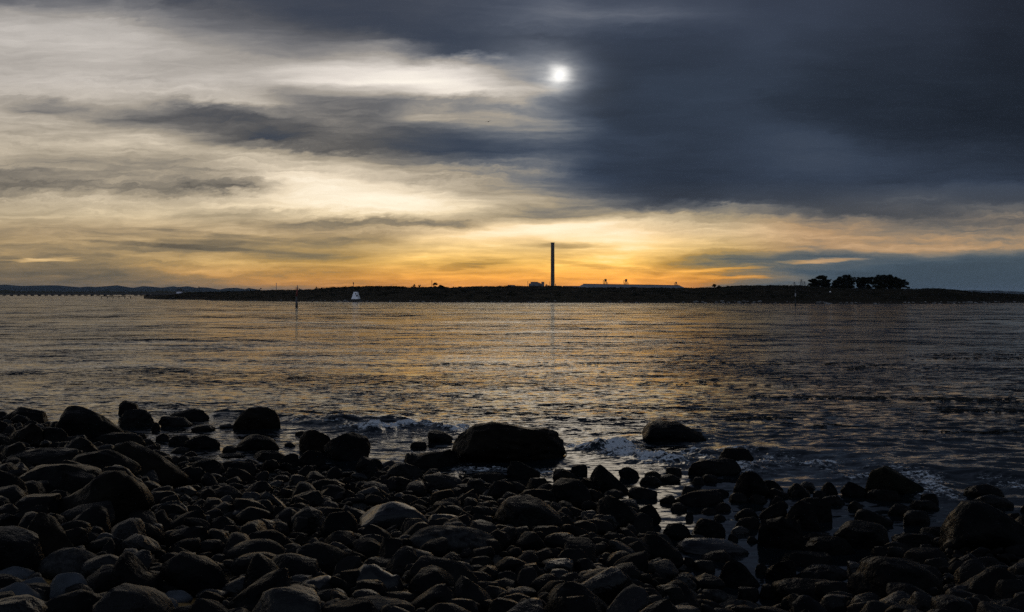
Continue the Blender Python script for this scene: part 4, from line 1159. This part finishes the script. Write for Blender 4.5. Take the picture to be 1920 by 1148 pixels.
def jetty():
    d0 = 760; r = empty('ruined_jetty', (X(217, d0), d0, 0), 'broken timber jetty remains standing in the water before the bridge', 'jetty')
    k = d0 / F
    for px in (190, 201, 212, 223, 234, 245):
        mb = MB(); x = X(px, d0)
        mb.tube((x, d0, -1.5), (x, d0, Z(556 if px not in (212, 223) else 557, d0)), .36, .3, 8); mb.build('pile', M['timber'], r)
    for a, ya, b, yb in ((190, 555.9, 203, 555.7), (203, 556.2, 224, 556.6), (222, 556.0, 237, 555.9), (241, 556.2, 245.5, 556.2)):
        mb = MB(); mb.tube(W(a, ya, d0), W(b, yb, d0), .17, n=6); mb.build('beam', M['timber'], r)
    mb = MB(); mb.box(W(239, 560.4, EYE * F / (560.6 - HY)), (1.3, .8, .5)); 
jetty()
P_, F_ = rock_shape(901, 3, 'flat'); dd_ = 690
tag(link('shoal_rock', np_mesh('shoal_rock', P_ * np.array([.75, .5, .3]), F_), M['wet_rock'], loc=(X(239.3, dd_), dd_, .02)), 'small low rock awash right under the ruined jetty', 'rock')
mbp = MB(); d_ = 660; rp_ = empty('shore_post', (X(281.5, d_), d_, 0), 'thin bare post standing at the tip of the spit', 'post')
mbp.tube(W(281.5, 560, d_), W(281.5, 553.6, d_), .09, .07, 6); mbp.build('post', M['timber'], rp_)
mbp = MB(); mbp.lathe(W(281.5, 553.8, d_), [(.14, 0), (.14, .2), (.05, .3)], 8); mbp.build('cap', M['timber'], rp_)

def bird():
    d = 140; c = Vector(W(915.5, 228.5, d))
    V = [(-.17, 0, .0), (.17, .0, .02), (0, 0, .05), (0, 0, -.045), (0, .05, 0), (0, -.05, 0), (.24, 0, .03), (-.28, .03, 0), (-.28, -.03, 0),
         (.07, .33, .12), (-.05, .35, .10), (-.06, .62, .03), (.06, .04, .03), (-.08, .04, .02), (.07, -.33, .12), (-.05, -.35, .10), (-.06, -.62, .03), (.06, -.04, .03), (-.08, -.04, .02)]
    Fb = [(1, 2, 4), (1, 4, 3), (1, 3, 5), (1, 5, 2), (0, 4, 2), (0, 3, 4), (0, 5, 3), (0, 2, 5), (1, 6, 2), (1, 3, 6), (0, 7, 8),
          (12, 9, 10, 13), (9, 11, 10), (17, 18, 15, 14), (14, 15, 16)]
    V = [tuple(Matrix.Rotation(.9, 3, 'Z') @ Vector(v)) for v in V]
    me = bpy.data.meshes.new('bird'); me.from_pydata(V, [], Fb); me.update()
    tag(link('bird', me, M['black'], loc=c), 'tiny dark bird gliding high in the cloudy sky', 'bird')
bird()

# ------------------------------------------------------------------ sky
SKY = {  # photograph row: brightness (percent) at every 80 pixels of azimuth
-1400: "20 20 20 20 20 20 20 20 20 20 20 20 20 20 20 20 20 20 18 18 18 17 17 16 16",
-500: "30 30 30 28 28 28 27 27 27 26 26 26 25 25 24 24 23 22 21 20 19 18 17 16 16",
-200: "36 36 36 34 34 32 32 30 30 29 29 29 29 28 27 27 25 24 22 21 19 18 17 16 15",
-60: "36 36 34 32 30 29 28 28 28 28 29 30 31 32 30 29 27 25 22 21 19 18 17 15 14",
0: "41 43 42 39 33 31 29 28 28 28 30 31 34 36 32 31 29 26 22 21 19 18 17 15 14",
25: "62 58 56 50 44 36 32 28 27 28 29 31 37 42 40 38 32 27 23 21 19 18 17 15 14",
50: "72 71 70 66 52 42 40 33 28 27 28 29 33 35 30 29 27 25 23 21 19 18 17 15 14",
75: "72 73 74 73 66 55 48 44 38 31 27 27 28 27 26 25 24 23 23 20 18 17 16 14 14",
100: "67 68 70 72 70 60 54 55 64 62 38 29 30 36 26 24 23 22 22 19 17 16 16 14 13",
125: "68 68 69 69 64 68 72 78 84 90 90 78 55 40 26 23 22 22 21 18 16 16 15 14 13",
150: "72 73 73 70 69 72 70 78 88 96 97 88 58 46 27 24 24 23 21 18 16 15 15 14 13",
170: "73 74 74 74 76 76 68 58 58 70 84 90 72 58 27 24 24 23 21 18 16 15 14 14 13",
190: "64 62 66 66 58 66 72 52 44 46 54 58 66 40 25 24 24 23 20 17 15 15 14 13 13",
205: "66 48 52 56 46 36 52 48 42 44 58 50 52 42 25 23 23 22 20 17 15 15 14 13 13",
220: "68 66 62 42 36 34 36 42 46 42 62 60 56 50 27 23 23 22 20 18 16 15 14 13 13",
240: "66 66 66 64 50 38 34 34 44 40 34 40 48 44 28 23 22 22 22 19 16 15 14 14 13",
260: "66 66 70 74 70 52 30 30 38 36 30 28 36 36 27 25 22 22 24 22 18 16 15 14 14",
280: "72 68 70 72 72 68 62 46 38 32 28 28 30 30 25 24 22 22 24 23 20 18 17 16 15",
300: "66 58 58 56 56 66 74 74 64 52 44 34 38 36 27 23 22 22 23 24 22 20 18 17 16",
320: "50 52 56 54 58 62 76 82 76 66 62 56 50 46 27 23 21 21 22 22 21 20 18 18 17",
340: "44 46 52 58 56 60 76 92 90 80 68 62 56 44 28 23 21 21 21 20 20 19 19 19 18",
358: "43 46 50 48 42 40 44 84 96 94 86 66 58 42 29 24 22 22 22 21 22 24 26 25 24",
375: "66 70 70 70 68 74 80 90 96 98 96 82 66 54 46 28 23 25 24 23 27 32 33 26 24",
390: "66 70 74 74 74 76 82 92 96 97 94 84 64 52 48 30 38 46 38 27 28 32 30 34 36",
405: "68 70 72 76 70 62 66 76 86 88 80 66 54 56 56 64 62 56 50 40 32 32 34 40 44",
420: "64 62 64 64 66 68 60 52 49 50 49 56 90 96 94 84 74 66 62 54 50 44 40 42 42",
435: "54 58 58 56 58 64 70 64 62 66 76 88 97 98 96 92 84 74 70 62 54 50 46 44 46",
450: "60 62 64 62 56 46 50 56 50 58 78 90 84 84 94 94 86 76 68 60 60 56 58 56 54",
465: "54 54 52 50 48 46 54 54 60 72 80 82 80 76 84 92 80 70 62 58 62 62 62 58 54",
480: "52 52 54 60 62 62 50 44 50 66 78 70 72 74 80 76 58 46 44 36 36 38 38 36 34",
495: "46 48 46 54 62 66 66 68 64 68 66 60 64 72 74 66 50 42 38 40 36 32 30 29 30",
510: "40 41 42 48 58 66 64 58 56 64 66 60 64 70 70 66 58 52 46 36 32 29 28 28 29",
525: "39 40 41 43 48 52 56 60 60 56 60 64 64 66 66 64 60 54 46 38 31 28 27 27 28",
540: "38 39 40 42 45 46 48 52 56 58 60 60 58 60 62 60 56 48 42 36 30 28 27 27 28",
}
SUN_PX, SUN_PY = 1050.0, 138.0
SUN_AZ = math.atan((SUN_PX - CX) / F); SUN_EL = math.atan((HY - SUN_PY) / F * math.cos(SUN_AZ))

def build_world():
    w = bpy.data.worlds.new('World'); S.world = w; w.use_nodes = True
    nt = w.node_tree; nt.nodes.clear(); L = nt.links.new
    def mt(op, a, b=0.0, c=0.0, clamp=False):
        n = nt.nodes.new('ShaderNodeMath'); n.operation = op; n.use_clamp = clamp
        for k, v in enumerate((a, b, c)):
            if isinstance(v, (int, float)): n.inputs[k].default_value = v
            else: L(v, n.inputs[k])
        return n.outputs[0]
    def mr(v, a, b, c=0.0, d=1.0, kind='SMOOTHSTEP'):
        n = nt.nodes.new('ShaderNodeMapRange'); n.interpolation_type = kind
        L(v, n.inputs['Value'])
        for k, q in zip(('From Min', 'From Max', 'To Min', 'To Max'), (a, b, c, d)): n.inputs[k].default_value = q
        return n.outputs['Result']
    def mixc(f, a, b):
        n = nt.nodes.new('ShaderNodeMix'); n.data_type = 'RGBA'
        for s, v in (('Factor', f), ('A', a), ('B', b)):
            if isinstance(v, tuple): n.inputs[s].default_value = (*v, 1)
            elif isinstance(v, (int, float)): n.inputs[s].default_value = v
            else: L(v, n.inputs[s])
        return n.outputs['Result']
    def noise(x, y, z, detail, rough, dist=0.0):
        c = nt.nodes.new('ShaderNodeCombineXYZ')
        for k, v in enumerate((x, y, z)):
            if isinstance(v, (int, float)): c.inputs[k].default_value = v
            else: L(v, c.inputs[k])
        n = nt.nodes.new('ShaderNodeTexNoise'); n.inputs['Scale'].default_value = 1; n.inputs['Detail'].default_value = detail; n.inputs['Roughness'].default_value = rough
        n.inputs['Distortion'].default_value = dist
        L(c.outputs[0], n.inputs['Vector']); return n.outputs['Fac']
    tc = nt.nodes.new('ShaderNodeTexCoord'); sep = nt.nodes.new('ShaderNodeSeparateXYZ'); L(tc.outputs['Generated'], sep.inputs[0])
    x, y, z = sep.outputs
    yy = mt('MAXIMUM', y, .22)
    px = mt('ADD', mt('MULTIPLY', mt('DIVIDE', x, yy), F), CX)          # azimuth and height of a sky direction on the photograph's scale
    py = mt('SUBTRACT', HY, mt('MULTIPLY', mt('DIVIDE', z, yy), F))
    # cloud streaks bend the brightness field
    thin = mr(py, 330, 520, 1.0, .42)
    wa = noise(mt('MULTIPLY', px, 1 / 420), mt('MULTIPLY', py, 1 / 80), 2.3, 5, .55)
    wb = noise(mt('MULTIPLY', px, 1 / 150), mt('MULTIPLY', py, 1 / 34), 7.7, 8, .62)
    wc = noise(mt('ADD', mt('MULTIPLY', px, 1 / 52), mt('MULTIPLY', py, 1 / 60)), mt('MULTIPLY', py, 1 / 20), 5.9, 6, .62)
    wx = mt('MULTIPLY', mt('SUBTRACT', noise(mt('MULTIPLY', px, 1 / 260), mt('MULTIPLY', py, 1 / 70), 4.4, 4, .55), .5), 190)
    dv = mt('MULTIPLY', mt('ADD', mt('MULTIPLY', mt('SUBTRACT', wa, .5), 46), mt('ADD', mt('MULTIPLY', mt('SUBTRACT', wb, .5), 34), mt('MULTIPLY', mt('MULTIPLY', mt('SUBTRACT', wc, .5), 42), mr(wa, .42, .6)))), thin)
    pu = mt('ADD', px, wx); pv = mt('ADD', py, dv)
    u = mt('MULTIPLY', pu, 1 / 1920, clamp=True)
    lum = None; prev = None
    for row in sorted(SKY):
        vals = np.array([int(k) / 100 for k in SKY[row].split()]); nv = len(vals)
        A = np.eye(nv) * 4 + np.eye(nv, k=1) + np.eye(nv, k=-1); A[0, 0] = A[-1, -1] = 5      # spline weights that pass through the readings
        vals = np.clip(np.linalg.solve(A, vals * 6), .08, 1.15).tolist()
        cr = nt.nodes.new('ShaderNodeValToRGB'); cr.color_ramp.interpolation = 'B_SPLINE'; el = cr.color_ramp.elements
        while len(el) < len(vals): el.new(.5)
        for i, v in enumerate(vals): el[i].position = i / (len(vals) - 1)
        for i, v in enumerate(vals): el[i].color = (v, v, v, 1)
        L(u, cr.inputs['Fac'])
        if lum is None: lum = cr.outputs['Color']
        else: lum = mixc(mr(pv, prev, row, kind='LINEAR' if row > 0 else 'SMOOTHSTEP'), lum, cr.outputs['Color'])
        prev = row
    bw = nt.nodes.new('ShaderNodeRGBToBW'); L(lum, bw.inputs[0]); lum = bw.outputs[0]
    # fine wisps, strongest where thin cloud is lit from behind
    st = noise(mt('MULTIPLY', pu, 1 / 120), mt('MULTIPLY', pv, 1 / 11), 1.1, 6, .6)
    s2 = noise(mt('MULTIPLY', pu, 1 / 46), mt('MULTIPLY', pv, 1 / 9), 9.1, 5, .6)
    mid = mt('MULTIPLY', mr(lum, .22, .5), mr(lum, .80, .98, 1.0, .25))
    tex = mt('MULTIPLY', mt('ADD', mt('MULTIPLY', mt('SUBTRACT', st, .5), .36), mt('MULTIPLY', mt('SUBTRACT', s2, .5), .14)), mr(py, 100, 300, .42, 1.0))
    lum = mt('ADD', lum, mt('MULTIPLY', tex, mt('ADD', mt('MULTIPLY', mid, .88), .12)))
    def wisp(cx, cy, rx, ry, slope, amp, lum):
        nn = noise(mt('MULTIPLY', px, 1 / 60), mt('MULTIPLY', py, 1 / 5), cx * .01, 4, .6)
        dx = mt('DIVIDE', mt('SUBTRACT', px, cx), rx)
        dy = mt('DIVIDE', mt('SUBTRACT', mt('ADD', py, mt('MULTIPLY', mt('SUBTRACT', nn, .5), ry * 3.0)), mt('ADD', cy, mt('MULTIPLY', dx, slope * rx))), ry)
        g = mt('SUBTRACT', 1.0, mt('ADD', mt('MULTIPLY', dx, dx), mt('MULTIPLY', dy, dy)), clamp=True)
        return mt('ADD', lum, mt('MULTIPLY', g, amp))
    lum = wisp(1545, 489, 100, 5.0, -.035, .26, lum)
    lum = wisp(75, 488, 90, 4.5, 0, .24, lum)
    lum = wisp(1350, 505, 110, 4, -.05, .18, lum)
    lum = wisp(1370, 520, 90, 5, 0, .16, lum)
    lum = wisp(330, 462, 260, 5, .06, -.10, lum)
    lum = wisp(420, 441, 200, 6, .08, -.10, lum)
    lum = wisp(900, 495, 90, 9, -.12, -.12, lum)
    lum = wisp(1060, 462, 110, 7, .02, -.16, lum)
    lum = wisp(1130, 500, 140, 6, .12, -.10, lum)
    lum = mt('MULTIPLY', lum, mt('ADD', 1.0, mt('MULTIPLY', mt('MULTIPLY', mr(px, 1150, 1600), mr(lum, .32, .20)), .24)))
    lum = mt('MULTIPLY', lum, mt('ADD', 1.0, mt('MULTIPLY', mt('MULTIPLY', mt('MULTIPLY', mr(px, 560, 900), mr(px, 1420, 1240)), mr(py, 455, 500)), .16)))
    lum = mt('MAXIMUM', lum, .10)
    # colour: blue-grey where thick, warm and ever deeper towards the horizon where the light comes through
    def ramp(stops):
        n = nt.nodes.new('ShaderNodeValToRGB'); e = n.color_ramp.elements
        while len(e) < len(stops): e.new(.5)
        for i, (p, c) in enumerate(stops): e[i].position = p
        for i, (p, c) in enumerate(stops): e[i].color = (*[k / 2 for k in c], 1)
        L(mt('MULTIPLY', py, 1 / 560, clamp=True), n.inputs['Fac']); return n.outputs['Color']
    warm = ramp([(0, (1.025, .997, .97)), (.27, (1.035, .995, .95)), (.5, (1.065, .994, .88)), (.60, (1.07, .992, .87)), (.66, (1.075, .99, .85)), (.72, (1.09, .987, .81)), (.78, (1.13, .98, .75)), (.83, (1.17, .975, .64)), (.88, (1.25, .967, .50)), (.93, (1.365, .93, .40)), (.97, (1.41, .91, .42))])
    cold = ramp([(0, (.88, .985, 1.20)), (.3, (.86, 1.0, 1.22)), (.6, (.86, 1.0, 1.23)), (.74, (.97, 1.0, 1.06)), (.85, (.96, 1.02, 1.02)), (.95, (.92, 1.02, 1.05))])
    greyc = ramp([(0, (.95, .99, 1.10)), (.3, (.97, 1.0, 1.08)), (.5, (1.0, 1.0, 1.02)), (.6, (1.03, 1.0, .96)), (.8, (1.05, 1.0, .90)), (.92, (.97, 1.02, .98))])
    cold = mixc(mt('MULTIPLY', mr(px, 1000, 620), mr(lum, .22, .36)), cold, greyc)      # thinner, browner cloud on the left
    warm = mixc(mt('MULTIPLY', mr(px, 1330, 1560), mr(py, 370, 430)), warm, (.59, .482, .365))
    # the right-hand horizon is bluer than the left
    cold = mixc(mt('MULTIPLY', mr(px, 1000, 1700), mr(py, 380, 520)), cold, (.43, .512, .58))
    lo = mr(py, 380, 500, .26, .33); hi = mr(py, 380, 500, .60, .58)
    wf = mt('DIVIDE', mt('SUBTRACT', lum, lo), mt('SUBTRACT', hi, lo), clamp=True)
    tint = mixc(wf, cold, warm)
    tint = mixc(mr(lum, .86, 1.02, 0, .55), tint, (.514, .499, .463))
    side = mt('MULTIPLY', mr(px, 950, 60, 0, .6), mr(py, 400, 480))       # the left horizon is duller than the centre
    tint = mixc(side, tint, (.56, .492, .40))
    sc = nt.nodes.new('ShaderNodeVectorMath'); sc.operation = 'SCALE'; L(tint, sc.inputs[0]); L(mt('MULTIPLY', lum, 2.0), sc.inputs['Scale'])
    gm = nt.nodes.new('ShaderNodeGamma'); gm.inputs['Gamma'].default_value = 2.2; L(sc.outputs[0], gm.inputs['Color'])
    clouds = gm.outputs['Color']
    # the sun, veiled by cloud
    def glow(r, cx, cy, sx=1.0):
        dx = mt('DIVIDE', mt('SUBTRACT', mt('ADD', px, mt('MULTIPLY', wx, .05)), cx), r * sx); dy = mt('DIVIDE', mt('SUBTRACT', mt('ADD', py, mt('MULTIPLY', dv, .14)), cy), r)
        return mt('POWER', 2.71828, mt('MULTIPLY', mt('ADD', mt('MULTIPLY', dx, dx), mt('MULTIPLY', dy, dy)), -1.0))
    g1 = mt('MULTIPLY', glow(13, SUN_PX, SUN_PY + 1, 1.35), .85)
    g2 = mt('MULTIPLY', glow(26, SUN_PX - 4, SUN_PY + 3, 1.2), .42); gn = mr(noise(mt('MULTIPLY', px, 1 / 70), mt('MULTIPLY', py, 1 / 22), 3.3, 4, .6), .3, .65, .35, 1.25); g2 = mt('MULTIPLY', g2, gn); g3 = mt('MULTIPLY', glow(75, SUN_PX - 40, SUN_PY + 12, 1.3), .06)
    g = mt('MULTIPLY', mt('ADD', g1, mt('ADD', g2, g3)), mr(y, .3, .5))
    sunc = nt.nodes.new('ShaderNodeVectorMath'); sunc.operation = 'SCALE'; sunc.inputs[0].default_value = (1.0, .96, .88); L(g, sunc.inputs['Scale'])
    add = nt.nodes.new('ShaderNodeVectorMath'); add.operation = 'ADD'; L(clouds, add.inputs[0]); L(sunc.outputs[0], add.inputs[1])
    # clear evening sky in the breaks, mostly behind the viewer
    nis = nt.nodes.new('ShaderNodeTexSky'); nis.sky_type = 'NISHITA'; nis.sun_disc = False
    nis.sun_elevation = SUN_EL; nis.sun_rotation = SUN_AZ
    ns = nt.nodes.new('ShaderNodeVectorMath'); ns.operation = 'SCALE'; L(nis.outputs[0], ns.inputs[0]); ns.inputs['Scale'].default_value = .10
    backc = mixc(.55, ns.outputs[0], (.16, .18, .22)); backc = mixc(mt('MULTIPLY', mr(y, -.35, -.8), mr(z, .65, .25)), backc, (.72, .78, .95))
    final = mixc(mr(y, .30, -.15), add.outputs[0], backc)
    bg = nt.nodes.new('ShaderNodeBackground'); L(final, bg.inputs['Color']); bg.inputs['Strength'].default_value = 1.0
    out = nt.nodes.new('ShaderNodeOutputWorld'); L(bg.outputs[0], out.inputs['Surface'])
    w.cycles.sampling_method = 'MANUAL'; w.cycles.sample_map_resolution = 1024
build_world()

ld = bpy.data.lights.new('sun', 'SUN'); ld.energy = .05; ld.angle = math.radians(14.0); ld.color = (1, .86, .66)
lo = bpy.data.objects.new('sun', ld); COL.objects.link(lo)
sd = Vector((math.sin(SUN_AZ) * math.cos(SUN_EL), math.cos(SUN_AZ) * math.cos(SUN_EL), math.sin(SUN_EL)))
lo.rotation_euler = (-sd).to_track_quat('-Z', 'Y').to_euler(); lo.location = (0, 0, 60)

# ------------------------------------------------------------------ sea air
HAZE = 1.15e-5
if HAZE:
    mb = MB(); mb.box((0, 8000, 97.5), (64000, 56000, 205))
    hz = mb.build('haze', None); m = bpy.data.materials.new('haze_air'); m.use_nodes = True; nt = m.node_tree; nt.nodes.clear()
    pv = nt.nodes.new('ShaderNodeVolumePrincipled'); pv.inputs['Color'].default_value = (.55, .74, 1.0, 1); pv.inputs['Density'].default_value = HAZE; pv.inputs['Anisotropy'].default_value = .0
    ou = nt.nodes.new('ShaderNodeOutputMaterial'); nt.links.new(pv.outputs[0], ou.inputs['Volume'])
    hz.data.materials.append(m); tag(hz, kind='stuff')

# ------------------------------------------------------------------ camera and render
cd = bpy.data.cameras.new('camera'); cam = bpy.data.objects.new('camera', cd); COL.objects.link(cam)
cd.sensor_width = 36; cd.lens = 36 * F / 1920; cd.shift_y = (HY - 574) / 1920
cam.location = (0, 0, EYE); cam.rotation_euler = (math.radians(90), 0, 0)
cd.clip_start = .1; cd.clip_end = 80000
S.camera = cam
S.view_settings.view_transform = 'Standard'; S.view_settings.look = 'None'; S.view_settings.exposure = 0; S.view_settings.gamma = 1
S.cycles.use_denoising = False; S.cycles.max_bounces = 6; S.cycles.volume_bounces = 1; S.cycles.sample_clamp_indirect = 4.0
